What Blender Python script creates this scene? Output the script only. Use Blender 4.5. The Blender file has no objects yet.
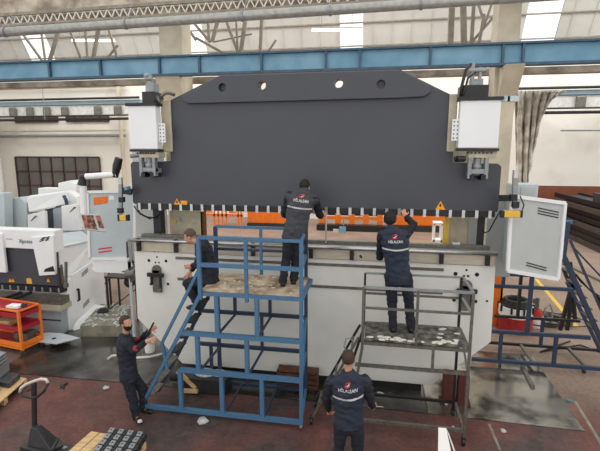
import bpy, bmesh, math, random
from mathutils import Vector, Matrix, noise
from mathutils.bvhtree import BVHTree
random.seed(7)
R=math.radians; C=bpy.context.scene.collection; V=Vector
# ---------------------------------------------------------------- camera model (metres, camera 4.4 m above the floor)
F=440.; YAW=R(10); PIT=R(9.7); H=4.4
FW=V((-math.sin(YAW)*math.cos(PIT),math.cos(YAW)*math.cos(PIT),-math.sin(PIT)))
RT=V((math.cos(YAW),math.sin(YAW),0)); UP=V((-math.sin(YAW)*math.sin(PIT),math.cos(YAW)*math.sin(PIT),math.cos(PIT)))
def ray(px,py): return FW+RT*((px-300)/F)+UP*((225.5-py)/F)
def W(px,py,Y):
    d=ray(px,py); t=Y/d.y; return V((d.x*t,Y,H+d.z*t))
def G(px,py,z=0.):
    d=ray(px,py); t=(z-H)/d.z; return V((d.x*t,d.y*t,z))
cd=bpy.data.cameras.new('camera'); cam=bpy.data.objects.new('camera',cd); C.objects.link(cam)
cam.location=(0,0,H); cam.rotation_euler=(R(90)-PIT,0,YAW); cd.sensor_width=36; cd.lens=36*F/600; cd.clip_end=200
bpy.context.scene.camera=cam
# ---------------------------------------------------------------- materials
def mat(name,col,rough=.55,metal=0.,var=.12,scale=6.,bump=0.,col2=None,detail=5.,emit=None,spec=.5,thr=None,stretch=None,ior=None):
    m=bpy.data.materials.new(name); m.use_nodes=True; nt=m.node_tree; N=nt.nodes; L=nt.links
    b=N['Principled BSDF']; b.inputs['Roughness'].default_value=rough; b.inputs['Metallic'].default_value=metal
    b.inputs['Specular IOR Level'].default_value=spec
    tc=N.new('ShaderNodeTexCoord'); nz=N.new('ShaderNodeTexNoise'); nz.inputs['Scale'].default_value=scale; nz.inputs['Detail'].default_value=detail
    src=tc.outputs['Object']
    if stretch:
        mp=N.new('ShaderNodeMapping'); mp.inputs['Scale'].default_value=stretch; L.new(src,mp.inputs['Vector']); src=mp.outputs['Vector']
    L.new(src,nz.inputs['Vector'])
    cr=N.new('ShaderNodeValToRGB'); a=thr or (.35,.65)
    cr.color_ramp.elements[0].position=a[0]; cr.color_ramp.elements[1].position=a[1]
    c2=col2 or tuple(c*(1-var*2) for c in col)
    cr.color_ramp.elements[0].color=(*c2,1); cr.color_ramp.elements[1].color=(*col,1)
    L.new(nz.outputs['Fac'],cr.inputs['Fac']); L.new(cr.outputs['Color'],b.inputs['Base Color'])
    if bump:
        bp=N.new('ShaderNodeBump'); bp.inputs['Strength'].default_value=bump; bp.inputs['Distance'].default_value=.02
        L.new(nz.outputs['Fac'],bp.inputs['Height']); L.new(bp.outputs['Normal'],b.inputs['Normal'])
    if emit:
        b.inputs['Emission Color'].default_value=(*col,1); b.inputs['Emission Strength'].default_value=emit
    return m
def s(r,g,b):
    f=lambda c:(c/255/12.92 if c/255<=.04045 else ((c/255+.055)/1.055)**2.4)
    return (f(r),f(g),f(b))
m_ram=mat('ram_grey_paint',s(67,69,76),.42,var=.04,scale=1.5)
m_white=mat('machine_white_paint',s(222,222,216),.4,var=.03,scale=2.5)
m_white2=mat('cover_white_paint',s(232,234,234),.38,var=.02,scale=2)
m_lgrey=mat('light_blue_grey_paint',s(186,196,200),.42,var=.04,scale=2)
m_lgrey2=mat('pale_grey_paint',s(184,188,186),.42,var=.04,scale=2)
m_table=mat('table_grey_paint',s(160,168,174),.45,var=.04)
m_beige=mat('beige_primer',s(192,184,160),.55,var=.1,scale=8)
m_band=mat('bare_steel_band',s(196,188,170),.4,.25,var=.08,scale=4,stretch=(1,1,6))
m_black=mat('black_metal',s(26,26,28),.45,var=.1)
m_dark=mat('dark_hole',s(14,14,15),.7,var=.02)
m_steel=mat('bright_steel',s(190,190,188),.28,.85,var=.08,scale=12)
m_steeld=mat('worn_grey_steel',s(120,116,108),.45,.45,var=.18,scale=14)
m_steelgrey=mat('galvanized_grey',s(150,154,156),.45,.3,var=.12,scale=10)
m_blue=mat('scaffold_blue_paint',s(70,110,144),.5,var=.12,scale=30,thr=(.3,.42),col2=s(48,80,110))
m_bluedk=mat('scaffold_dark_blue_and_shade',s(42,58,84),.5,var=.12,scale=20)  # right frame's paint; on the blue scaffold's rear bars, backlit shade put into colour
m_girder=mat('girder_blue_paint',s(126,168,190),.55,var=.12,scale=1.2,col2=s(100,146,172))
m_girdered=mat('girder_edge_blue',s(66,98,122),.6,var=.15,scale=4)
m_crane=mat('crane_pale_blue',s(138,160,172),.55,var=.08,scale=3)
m_orange=mat('orange_paint',s(236,118,28),.45,var=.08,scale=6)
m_orange2=mat('cart_orange_paint',s(240,128,36),.45,var=.08,scale=8)
m_red=mat('red_tray_paint',s(170,26,44),.5,var=.12,scale=8)
m_redd=mat('dull_red_paint',s(168,34,34),.5,var=.15,scale=8)
m_rust=mat('rust_brown',s(126,66,36),.8,var=.2,scale=12)
m_rustd=mat('dark_rusty_steel',s(74,62,54),.7,var=.2,scale=5)
m_brick=mat('brick_red_paint',s(92,40,32),.75,var=.2,scale=10)
m_yellow=mat('yellow_plastic',s(226,184,60),.45,var=.06)
m_orsign=mat('sign_orange',s(244,160,30),.5,var=.02)
m_wood=mat('pine_wood',s(214,180,130),.65,var=.12,scale=4,stretch=(1,8,8))
m_plat=mat('plastered_plywood',s(196,176,150),.85,bump=.3,scale=4,col2=s(124,104,84),detail=12,thr=(.36,.6))
m_platg=mat('grey_dirty_plywood',s(120,118,108),.8,bump=.4,scale=7,col2=s(52,52,50),detail=9,thr=(.4,.62))
m_plaster=mat('white_plaster_spill',s(222,216,204),.8,bump=.6,scale=30)
m_conc=mat('dirty_concrete',s(142,138,120),.85,var=.2,scale=5,bump=.5,detail=9)
m_pill=mat('painted_concrete_pillar',s(208,198,176),.8,var=.1,scale=1.6,detail=8,bump=.1)
m_gut=mat('weathered_gutter_concrete',s(196,184,168),.9,bump=.3,scale=2,col2=s(134,122,108),detail=10)
m_truss=mat('truss_brown_grey',s(150,142,128),.7,var=.15,scale=3)
m_trussw=mat('truss_white',s(222,222,216),.7,var=.1)
m_duct=mat('silver_duct',s(170,170,166),.4,.4,var=.12,scale=6)
m_roof=mat('roof_panel_white',s(208,206,198),.75,var=.08,scale=.6)
m_glassd=mat('dark_window_pane',s(96,92,84),.25,var=.15,scale=.5)
m_wframe=mat('brown_window_frame',s(74,46,40),.6,var=.1)
m_tube=mat('fluorescent_tube',(1,1,1),.5,emit=6.0,var=0)
m_fabric=mat('torn_dusty_sheet',s(222,216,204),.9,bump=.4,scale=3,col2=s(150,140,126),detail=10)
m_debr=mat('scrap_light',s(198,204,204),.7,var=.15,scale=20)
m_green=mat('green_switch',s(40,130,80),.4,var=.05)
m_cable=mat('black_rubber',s(24,24,26),.5,var=.05)
m_tool=mat('oiled_tool_steel',s(92,94,98),.35,.6,var=.12,scale=14)
m_jack=mat('pallet_jack_black',s(44,44,46),.5,var=.15,scale=10)
m_chrome=mat('worn_white_grip',s(214,210,202),.4,.2,var=.1)
m_skin=mat('skin',s(196,142,116),.55,var=.05,scale=20)
m_navy=mat('navy_workwear',s(38,46,62),.85,var=.12,scale=8,bump=.2)
m_navy2=mat('dark_navy_workwear',s(30,34,46),.85,var=.12,scale=8,bump=.2)
m_char=mat('charcoal_workwear',s(62,64,70),.85,var=.1,scale=8,bump=.2)
m_slv=mat('near_black_sleeve_cloth',s(24,27,36),.88,var=.12,scale=8,bump=.2)
m_trou=mat('black_navy_trousers',s(28,32,44),.88,var=.12,scale=8,bump=.2)
m_hair=mat('black_hair',s(24,20,18),.75,var=.2,scale=60,bump=.6)
m_hairb=mat('brown_hair',s(66,46,34),.75,var=.2,scale=60,bump=.6)
m_hairg=mat('greying_brown_hair',s(92,74,62),.75,var=.2,scale=60,bump=.6)
m_strip=mat('reflective_tape',s(190,190,188),.35,var=.04)
m_lw=mat('logo_white',s(236,236,236),.6,var=.0)
m_lr=mat('logo_red',s(200,44,66),.6,var=.0)
m_rsl=mat('dark_red_cloth',s(150,36,52),.85,var=.08)
m_shoe=mat('black_leather',s(24,23,24),.5,var=.1)
m_shoew=mat('white_shoe_panel',s(216,214,208),.5,var=.05)
m_eye=mat('eye_white',s(230,226,220),.3,var=0); m_pup=mat('eye_dark',s(30,22,18),.3,var=0)
m_pap=mat('paper_white',s(238,236,232),.7,var=.02)
m_print=mat('printed_poster',s(170,100,80),.6,scale=14,col2=s(52,50,46),detail=2,thr=(.45,.55))
m_inkg=mat('dark_print_ink',s(50,54,60),.6,var=0)
# brick-like corrugated wall
def wallmat(name,col,scale=.35,lines=0.,col2=None):
    m=mat(name,col,.85,var=.06,scale=scale,detail=9,col2=col2,thr=(.3,.5)); nt=m.node_tree; N=nt.nodes; L=nt.links
    if lines:
        b=N['Principled BSDF']; tc=N.new('ShaderNodeTexCoord'); br=N.new('ShaderNodeTexBrick'); mp=N.new('ShaderNodeMapping'); mp.inputs['Rotation'].default_value=(R(90),0,0)
        br.inputs['Scale'].default_value=lines; br.inputs['Mortar Size'].default_value=.012; br.inputs['Color1'].default_value=(*col,1); br.inputs['Color2'].default_value=(*[c*.93 for c in col],1)
        br.inputs['Mortar'].default_value=(*[c*.7 for c in col],1)
        L.new(tc.outputs['Object'],mp.inputs['Vector']); L.new(mp.outputs['Vector'],br.inputs['Vector'])
        mx=N.new('ShaderNodeMix'); mx.data_type='RGBA'; mx.blend_type='MULTIPLY'; mx.inputs[0].default_value=1
        old=b.inputs['Base Color'].links[0].from_socket
        sc=N.new('ShaderNodeMix'); sc.data_type='RGBA'; sc.blend_type='DIVIDE'; sc.inputs[0].default_value=1
        L.new(br.outputs['Color'],sc.inputs[6]); sc.inputs[7].default_value=(*col,1)
        L.new(old,mx.inputs[6]); L.new(sc.outputs[2],mx.inputs[7]); L.new(mx.outputs[2],b.inputs['Base Color'])
    return m
m_wall=wallmat('whitewashed_wall',s(232,228,218),.35,0,s(204,198,186))
m_dado=mat('brown_wall_paint',s(132,74,50),.75,var=.1,scale=2)
def floormat():
    m=bpy.data.materials.new('worn_red_floor_paint'); m.use_nodes=True; nt=m.node_tree; N=nt.nodes; L=nt.links; b=N['Principled BSDF']
    tc=N.new('ShaderNodeTexCoord')
    def nz(sc,d=8,dist=0):
        n=N.new('ShaderNodeTexNoise'); n.inputs['Scale'].default_value=sc; n.inputs['Detail'].default_value=d; n.inputs['Distortion'].default_value=dist; L.new(tc.outputs['Object'],n.inputs['Vector']); return n.outputs['Fac']
    def ramp(f,a,b_,ca,cb):
        r=N.new('ShaderNodeValToRGB'); r.color_ramp.elements[0].position=a; r.color_ramp.elements[1].position=b_
        r.color_ramp.elements[0].color=(*ca,1); r.color_ramp.elements[1].color=(*cb,1); L.new(f,r.inputs['Fac']); return r.outputs['Color']
    def mix(f,a,b_):
        x=N.new('ShaderNodeMix'); x.data_type='RGBA'; L.new(f,x.inputs[0]); L.new(a,x.inputs[6]); L.new(b_,x.inputs[7]); return x.outputs[2]
    red=ramp(nz(2.2),.3,.7,s(94,60,56),s(120,80,73))
    grey=ramp(nz(5),.3,.7,s(66,58,57),s(92,80,76))
    tan=ramp(nz(.9,9),.3,.7,s(136,116,102),s(158,138,122))
    k=ramp(nz(.55,10,.5),.43,.6,(0,0,0),(1,1,1))
    near=mix(k,red,grey)
    # paler tan beyond the machines puts the back floor's brighter light into colour
    sp=N.new('ShaderNodeSeparateXYZ'); L.new(tc.outputs['Object'],sp.inputs[0])
    mr=N.new('ShaderNodeMapRange'); mr.inputs['From Min'].default_value=7.6; mr.inputs['From Max'].default_value=9.6
    ad=N.new('ShaderNodeMath'); ad.operation='ADD'; L.new(sp.outputs['Y'],ad.inputs[0]); L.new(nz(1.2),ad.inputs[1]); L.new(ad.outputs[0],mr.inputs['Value'])
    c=mix(mr.outputs['Result'],near,tan)
    # fine scuffs
    c2=N.new('ShaderNodeMix'); c2.data_type='RGBA'; c2.blend_type='MULTIPLY'; c2.inputs[0].default_value=.6; L.new(c,c2.inputs[6]); L.new(ramp(nz(14,10),.35,.6,(.6,.6,.6),(1,1,1)),c2.inputs[7])
    L.new(c2.outputs[2],b.inputs['Base Color']); b.inputs['Roughness'].default_value=.5; b.inputs['Specular IOR Level'].default_value=.2
    rr=N.new('ShaderNodeMapRange'); rr.inputs['To Min'].default_value=.35; rr.inputs['To Max'].default_value=.7; L.new(nz(3),rr.inputs['Value']); L.new(rr.outputs['Result'],b.inputs['Roughness'])
    return m
m_floor=floormat()
m_sheet=mat('oily_steel_sheet',s(116,114,110),.3,.75,scale=1.3,col2=s(54,54,55),detail=9,thr=(.35,.6))
m_sheet2=mat('clean_steel_sheet',s(168,164,156),.2,.85,scale=1.6,col2=s(70,69,68),detail=9,thr=(.36,.52))  # brighter copy of the sheet steel, pale reflections put into its colour
nt=m_sheet.node_tree; nn=nt.nodes.new('ShaderNodeTexNoise'); nn.inputs['Scale'].default_value=2.5; nn.inputs['Detail'].default_value=8; mr=nt.nodes.new('ShaderNodeMapRange'); mr.inputs['From Min'].default_value=.35; mr.inputs['From Max'].default_value=.65; mr.inputs['To Min'].default_value=.12; mr.inputs['To Max'].default_value=.36
nt.links.new(nn.outputs['Fac'],mr.inputs['Value']); nt.links.new(mr.outputs['Result'],nt.nodes['Principled BSDF'].inputs['Roughness'])
# ---------------------------------------------------------------- mesh helpers
LOCAL=set()
def wl(o):
    p=V((0,0,0))
    while o: p+=o.location; o=o.parent
    return p
def thing(name,label,cat,loc,group=None,rz=0.,local=False,rx=0):
    o=bpy.data.objects.new(name,None); C.objects.link(o); o.location=loc; o.rotation_euler=(rx,0,rz); o.empty_display_size=.1
    o['label']=label; o['category']=cat
    if group: o['group']=group
    if local: LOCAL.add(o.name)
    return o
def tag(o,label,cat,group=None,kind=None):
    o['label']=label; o['category']=cat
    if group: o['group']=group
    if kind: o['kind']=kind
    return o
def islocal(o):
    while o:
        if o.name in LOCAL: return True
        o=o.parent
    return False
class M:
    def __init__(s_): s_.bm=bmesh.new()
    def box(s_,a,b,rz=0,ctr=None):
        x0,y0,z0=[min(a[i],b[i]) for i in range(3)]; x1,y1,z1=[max(a[i],b[i]) for i in range(3)]
        v=[V(p) for p in((x0,y0,z0),(x1,y0,z0),(x1,y1,z0),(x0,y1,z0),(x0,y0,z1),(x1,y0,z1),(x1,y1,z1),(x0,y1,z1))]
        return s_.hexa(v)
    def hexa(s_,v):
        v=[s_.bm.verts.new(p) for p in v]
        for f in((0,3,2,1),(4,5,6,7),(0,1,5,4),(1,2,6,5),(2,3,7,6),(3,0,4,7)): s_.bm.faces.new([v[i] for i in f])
        return s_
    def bar(s_,p,q,w=.05,h=None,up=None):
        p=V(p);q=V(q);h=h or w;d=(q-p).normalized(); up=V(up) if up else (V((0,0,1)) if abs(d.z)<.95 else V((0,1,0)))
        a=d.cross(up).normalized()*w/2; b=a.cross(d).normalized()*h/2
        return s_.hexa([p-a-b,p+a-b,p+a+b,p-a+b,q-a-b,q+a-b,q+a+b,q-a+b])
    def cyl(s_,p,q,r,r2=None,n=14):
        p=V(p);q=V(q);r2=r if r2 is None else r2;d=(q-p).normalized();u=V((0,0,1)) if abs(d.z)<.9 else V((1,0,0))
        a=d.cross(u).normalized();b=a.cross(d).normalized()
        A=[s_.bm.verts.new(p+(a*math.cos(t)+b*math.sin(t))*r) for t in [2*math.pi*i/n for i in range(n)]]
        B=[s_.bm.verts.new(q+(a*math.cos(t)+b*math.sin(t))*r2) for t in [2*math.pi*i/n for i in range(n)]]
        for i in range(n): s_.bm.faces.new((A[i],B[i],B[(i+1)%n],A[(i+1)%n]))
        s_.bm.faces.new(A); s_.bm.faces.new(B[::-1]); return s_
    def tube(s_,pts,r,n=8,closed=False):
        pts=[V(p) for p in pts]; rings=[]; K=len(pts); prev=None
        for i,p in enumerate(pts):
            d=(pts[(i+1)%K] if (closed or i<K-1) else p)-(pts[i-1] if (closed or i>0) else p); d.normalize()
            u=prev if prev is not None else (V((0,0,1)) if abs(d.z)<.9 else V((1,0,0)))
            a=d.cross(u)
            if a.length<1e-4: a=d.cross(V((1,.3,.2)))
            a.normalize(); b=a.cross(d).normalized(); prev=b
            rings.append([s_.bm.verts.new(p+(a*math.cos(2*math.pi*k/n)+b*math.sin(2*math.pi*k/n))*r) for k in range(n)])
        for i in range(K if closed else K-1):
            A=rings[i];B=rings[(i+1)%K]
            for k in range(n): s_.bm.faces.new((A[k],B[k],B[(k+1)%n],A[(k+1)%n]))
        if not closed: s_.bm.faces.new(rings[0]); s_.bm.faces.new(rings[-1][::-1])
        return s_
    def prism(s_,poly,off):
        off=V(off); A=[s_.bm.verts.new(V(p)) for p in poly]; B=[s_.bm.verts.new(V(p)+off) for p in poly]; n=len(poly)
        s_.bm.faces.new(A); s_.bm.faces.new(B[::-1])
        for i in range(n): s_.bm.faces.new((A[i],B[i],B[(i+1)%n],A[(i+1)%n]))
        return s_
    def xz(s_,poly,y0,y1): return s_.prism([(x,y0,z) for x,z in poly],(0,y1-y0,0))
    def ell(s_,c,r,rot=None,n=16):
        mt=Matrix.Translation(V(c))@(rot.to_4x4() if rot else Matrix())@Matrix.Diagonal((*r,1))
        bmesh.ops.create_uvsphere(s_.bm,u_segments=n,v_segments=max(8,n*2//3),radius=1,matrix=mt); return s_
    def cap(s_,p,q,r,r2=None,n=14):
        r2=r if r2 is None else r2; s_.cyl(p,q,r,r2,n); s_.ell(p,(r,)*3,n=n); s_.ell(q,(r2,)*3,n=n); return s_
    def build(s_,name,m,parent=None,bev=0.,smooth=False,keep=False):
        bm=s_.bm; bmesh.ops.recalc_face_normals(bm,faces=bm.faces[:])
        if parent is None and not keep:
            vs=[v.co for v in bm.verts]; o0=V((sum(v.x for v in vs)/len(vs),sum(v.y for v in vs)/len(vs),min(v.z for v in vs)))
        elif parent is not None and not islocal(parent): o0=wl(parent)
        else: o0=V((0,0,0))
        for v in bm.verts: v.co-=o0
        me=bpy.data.meshes.new(name); bm.to_mesh(me); bm.free()
        if smooth:
            for p in me.polygons: p.use_smooth=True
        o=bpy.data.objects.new(name,me); C.objects.link(o); me.materials.append(m)
        if parent is None: o.location=o0
        else: o.parent=parent
        if bev:
            b=o.modifiers.new('bevel','BEVEL'); b.width=bev; b.segments=2; b.limit_method='ANGLE'; b.angle_limit=R(50)
        return o
def struct(o): o['kind']='structure'; return o
def bake(o):
    dg=bpy.context.evaluated_depsgraph_get(); me=bpy.data.meshes.new_from_object(o.evaluated_get(dg)); old=o.data; o.modifiers.clear(); o.data=me; bpy.data.meshes.remove(old); me.name=o.name
def cut(o,cm):
    c=cm.build('cutter',m_dark,None); md=o.modifiers.new('b','BOOLEAN'); md.object=c; md.operation='DIFFERENCE'; md.solver='EXACT'
    bpy.context.view_layer.update(); bake(o); bpy.data.objects.remove(c,do_unlink=True)
def copytree(o,parent=None,loc=None):
    c=o.copy(); C.objects.link(c); c.parent=parent
    for ch in o.children: copytree(ch,c)
    if loc is not None: c.location=loc
    return c
def text_mesh(body,size,depth=.002):
    cu=bpy.data.curves.new('t','FONT'); cu.body=body; cu.size=size; cu.extrude=depth; cu.align_x='CENTER'; cu.align_y='CENTER'; cu.resolution_u=3
    o=bpy.data.objects.new('t',cu); C.objects.link(o); bpy.context.view_layer.update()
    me=bpy.data.meshes.new_from_object(o.evaluated_get(bpy.context.evaluated_depsgraph_get())); bpy.data.objects.remove(o,do_unlink=True); return me
def place_text(body,size,name,m,parent,origin,xd,yd,bold=0):
    me=text_mesh(body,size); xd=V(xd).normalized(); yd=V(yd).normalized(); nd=xd.cross(yd)
    off=V((0,0,0)) if islocal(parent) else wl(parent)
    for v in me.vertices: v.co=V(origin)+xd*v.co.x+yd*v.co.y+nd*v.co.z-off
    me.materials.clear(); me.materials.append(m); o=bpy.data.objects.new(name,me); C.objects.link(o); o.parent=parent; return o
# ================================================================ SETTING
WY=28.
def w24(px,py): return W(px,py,WY)
struct(M().box((-45,-6,-.3),(25,WY+.3,0)).build('floor',m_floor,keep=True))
struct(M().box((-45,WY,0),(25,WY+.35,10.4)).build('wall_back',m_wall,keep=True))
struct(M().box((1.5,WY-.03,0),(25,WY+.002,2.35)).build('trim_1',m_dado,keep=True))
# steep upper roof skin above the back wall, with gaps glazed by skylights
def roofpt(x,t): return V((x,WY-t*.5,10.3+t*.87))
sky=[(W(31,40,27.).x,1.9),(W(186,35,27.).x,2.0),(W(351,28,27.).x,1.35),(W(545,20,27.).x,1.75)]
edges=[-45]
for x,w in sky: edges+=[x-w/2,x+w/2]
edges.append(25)
n=0
for i in range(0,len(edges),2):
    m_=M(); a,b=edges[i],edges[i+1]
    m_.hexa([roofpt(a,0),roofpt(b,0),roofpt(b,0)+V((0,.1,.05)),roofpt(a,0)+V((0,.1,.05)),roofpt(a,7),roofpt(b,7),roofpt(b,7)+V((0,.1,.05)),roofpt(a,7)+V((0,.1,.05))])
    x=a+.6
    while x<b-.1: m_.bar(roofpt(x,0)-V((0,.03,0)),roofpt(x,7)-V((0,.03,0)),.04,.05); x+=1.1
    o=m_.build('ceiling',m_roof,keep=True); struct(o)
m_sky=bpy.data.materials.new('skylight_glass'); m_sky.use_nodes=True; b=m_sky.node_tree.nodes['Principled BSDF']; b.inputs['Transmission Weight'].default_value=1; b.inputs['Roughness'].default_value=.05; b.inputs['Base Color'].default_value=(1,1,1,1); b.inputs['IOR'].default_value=1.05
for k,(x,w) in enumerate(sky):
    o=M().hexa([roofpt(x-w/2,0),roofpt(x+w/2,0),roofpt(x+w/2,0)+V((0,.03,.02)),roofpt(x-w/2,0)+V((0,.03,.02)),roofpt(x-w/2,7),roofpt(x+w/2,7),roofpt(x+w/2,7)+V((0,.03,.02)),roofpt(x-w/2,7)+V((0,.03,.02))]).build('window_%d'%(k+3),m_sky,keep=True); struct(o)
for k,t in enumerate((.25,1.55,3.)):
    o=M().bar(roofpt(-45,t)-V((0,.1,0)),roofpt(25,t)-V((0,.1,0)),.1,.07).build('trim_%d'%(k+2),m_truss,keep=True); struct(o)
# big and upper windows in the back wall
def window(idx,x0,x1,z0,z1,nx,nz):
    fr=M().box((x0,WY-.06,z0),(x1,WY-.001,z1)).build('window_%d'%idx,m_glassd,keep=True); struct(fr)
    m_=M()
    for i in range(nx+1): x=x0+(x1-x0)*i/nx; m_.box((x-.05,WY-.12,z0),(x+.05,WY-.06,z1))
    for i in range(nz+1): z=z0+(z1-z0)*i/nz; m_.box((x0,WY-.12,z-.05),(x1,WY-.06,z+.05))
    m_.build('window_frame',m_wframe,fr)
a=w24(16,157); b=w24(100,159); window(1,a.x,b.x,.9,a.z,7,3)
zt=w24(40,112).z; zb=w24(40,122).z
a=w24(16,115);b=w24(58,115); window(2,a.x,b.x,zb,zt,5,1)
a=w24(67,115);b=w24(109,115); window(7,a.x,b.x,zb,zt,5,1)
# wall ledges and pipes
for k,(py,r) in enumerate(((131,.06),(136,.1),(88,.1))):
    z=w24(60,py).z
    o=M().cyl((-30,WY-.35,z),(w24(128,py).x,WY-.35,z),r).build('wall_pipe',m_pill if k!=1 else m_steelgrey); tag(o,['pale pipe running under the high windows on the left','thin grey pipe just below the pale pipe under the high windows','pale pipe on the back wall high above the windows'][k],'pipe')
x=w24(124,120).x
o=M().cyl((x,WY-.4,0),(x,WY-.4,w24(124,85).z),.14).build('downpipe',m_pill); tag(o,'vertical downpipe on back wall, left of the big grey press','pipe')
a=w24(6,100);b=w24(16,190)
o=M().cyl((b.x,WY-1.2,0),(a.x,WY-1.2,w24(6,100).z),.2).build('downpipe',m_trussw); tag(o,'white leaning downpipe left of the big dark window','pipe')
o=M().box((-30,WY-1.6,0),(w24(8,130).x-1.0,WY-.6,7.6)).build('pilaster',m_pill); tag(o,'pale pilaster at far left edge of the back wall','pilaster')
o=M()
for z in (2.6,4.1,5.4): o.box((-30,WY-2.0,z),(w24(2,130).x,WY-1.6,z+.18))
tag(o.build('cross_rail',m_steelgrey),'grey cross rails on the far left pilaster','rail')
# blue crane girder on the pillars (Y=15)
GY=15.
g=thing('crane_girder','long sky-blue steel crane runway girder crossing above the presses','girder',(0,GY,6.95))
M().box((-20,GY,7.02),(12,GY+.06,7.58)).build('web',m_girder,g)
M().box((-20,GY-.15,7.56),(12,GY+.2,7.62)).build('top_flange',m_girdered,g)
M().box((-20,GY-.15,6.95),(12,GY+.2,7.02)).build('bottom_flange',m_girdered,g)
for px in (50,101,160,200,262,326,360,430,502,522):
    x=W(px,60,GY).x; M().box((x-.035,GY-.12,7.02),(x+.035,GY,7.56)).build('stiffener',m_girdered,g)
zl=W(60,82,16.5).z; o=M().box((-20,16.3,zl-.2),(12,16.7,zl)).build('girder_ledge',m_gut); tag(o,'weathered concrete ledge just below the blue crane girder','ledge')
# pillars
def pillar(pxl,pxr,Y,label,lower=None):
    xl=W(pxl,30,Y).x; xr=W(pxr,30,Y).x
    p=thing('pillar',label,'pillar',((xl+xr)/2,Y+.3,0))
    M().box((xl,Y+.25,0),(xr,Y+1.1,12.5)).build('shaft',m_pill,p,.03)
    return p,xl,xr
p,xl,xr=pillar(155,178,15.1,'beige concrete pillar behind the left cylinder of the big press')
M().prism([(xl-.02,14.95,6.95),(xl-.02,15.36,6.1),(xl-.02,15.5,6.95)],(xr-xl+.04,0,0)).build('corbel',m_pill,p)
p,xl,xr=pillar(500,523,15.1,'beige concrete pillar behind the right cylinder of the big press')
xc=0; xd=W(524,70,14.6).x
M().prism([(xl+.12,14.6,6.94),(xl+.12,15.36,5.95),(xl+.12,15.5,6.94)],(xr-xl-.1,0,0)).build('corbel',m_pill,p,.02)
# gutter beam, lattice, duct
def tilt(Y,pa,pb):
    a=W(*pa,Y);b=W(*pb,Y); k=(b.z-a.z)/(b.x-a.x); return lambda x: a.z+k*(x-a.x)
tg=tilt(15.2,(0,18),(300,-2)); h_=.75
o=M().hexa([V((-22,15.2,tg(-22))),V((14,15.2,tg(14))),V((14,15.9,tg(14))),V((-22,15.9,tg(-22))),V((-22,15.2,tg(-22)+h_)),V((14,15.2,tg(14)+h_)),V((14,15.9,tg(14)+h_)),V((-22,15.9,tg(-22)+h_))]).build('gutter_beam',m_gut); tag(o,'weathered brown-grey gutter beam along the top of the picture','beam')
tl=tilt(14.8,(0,26),(300,6))
lt=thing('lattice_girder','long pale lattice girder with zigzag bars above the silver duct','girder',(0,14.8,tl(0)))
M().bar((-22,14.8,tl(-22)+.36),(14,14.8,tl(14)+.36),.1).build('chord',m_truss,lt); M().bar((-22,14.8,tl(-22)),(14,14.8,tl(14)),.08).build('chord',m_truss,lt)
m_=M(); x=-21.5
while x<13.5: m_.bar((x,14.8,tl(x)+.03),(x+.15,14.8,tl(x)+.32),.035); m_.bar((x+.15,14.8,tl(x)+.32),(x+.3,14.8,tl(x)+.03),.035); x+=.3
m_.build('zigzag_bars',m_trussw,lt)
td=tilt(14.3,(0,32.5),(420,4))
d=thing('air_duct','round silver air duct running below the lattice girder','duct',(0,14.3,td(0)))
M().cyl((-22,14.3,td(-22)),(14,14.3,td(14)),.15,n=20).build('pipe',m_duct,d,smooth=True)
for px in (5,126,243,330,420): x=W(px,30,14.3).x; M().cyl((x-.04,14.3,td(x)),(x+.04,14.3,td(x)),.175,n=20).build('clamp_ring',m_steelgrey,d); M().bar((x,14.3,td(x)),(x,15.0,tl(x)+.6),.02).build('hanger_strap',m_steelgrey,d)
# roof trusses across the far bay: bars seen above the blue girder
def roof_truss(bars,Y,label):
    a=W(bars[0][0],bars[0][1],Y); t=thing('roof_truss',label,'truss',(a.x,Y,a.z))
    for i,(x0,y0,x1,y1,w) in enumerate(bars):
        M().bar(W(x0,y0,Y+.03*i),W(x1,y1,Y+.03*i),w).build('strut',m_truss,t)
roof_truss([(20,30,46,66,.09),(41,30,46,66,.07),(60,26,48,66,.12)],18,'roof truss bars fanning out at the left skylight')
roof_truss([(70,30,84,66,.09),(85,26,88,66,.07),(100,20,92,66,.13),(107,24,120,66,.09),(118,45,104,62,.07)],18,'roof truss bars behind the left ceiling lamp')
roof_truss([(182,20,196,40,.1),(196,38,232,58,.1),(193,22,210,42,.1),(208,20,209,42,.09),(218,20,212,42,.12),(226,20,240,58,.1),(236,18,238,58,.07),(246,16,240,58,.14),(262,14,260,58,.12),(276,40,264,58,.07),(252,34,214,42,.05)],18,'dense roof truss bars right of the left pillar')
roof_truss([(452,0,450,50,.2),(463,0,464,50,.2),(474,0,471,50,.12),(484,14,478,50,.1),(477,0,484,22,.08),(493,0,484,26,.08),(498,12,472,42,.09)],18,'brown roof truss bars beside the right pillar')
# fluorescent lamps
for k,(x0,y0,x1,y1,lab) in enumerate(((72,39,114,39,'long lit fluorescent lamp hanging above the left of the blue girder'),(312,28.5,362,28,'lit fluorescent lamp hanging in front of the middle skylight'))):
    a=W(x0,y0,19.);b=W(x1,y1,19.); t=thing('ceiling_lamp',lab,'lamp',a)
    M().bar(a,b,.12,.06).build('housing',m_trussw,t); M().bar(a-V((0,0,.07)),b-V((0,0,.07)),.1,.06).build('tube',m_tube,t)
    M().bar(a+V((.4,0,0)),a+V((.4,0,3)),.02).bar(b-V((.4,0,0)),b-V((.4,0,-3)),.02).build('hanger',m_steelgrey,t)
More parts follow.
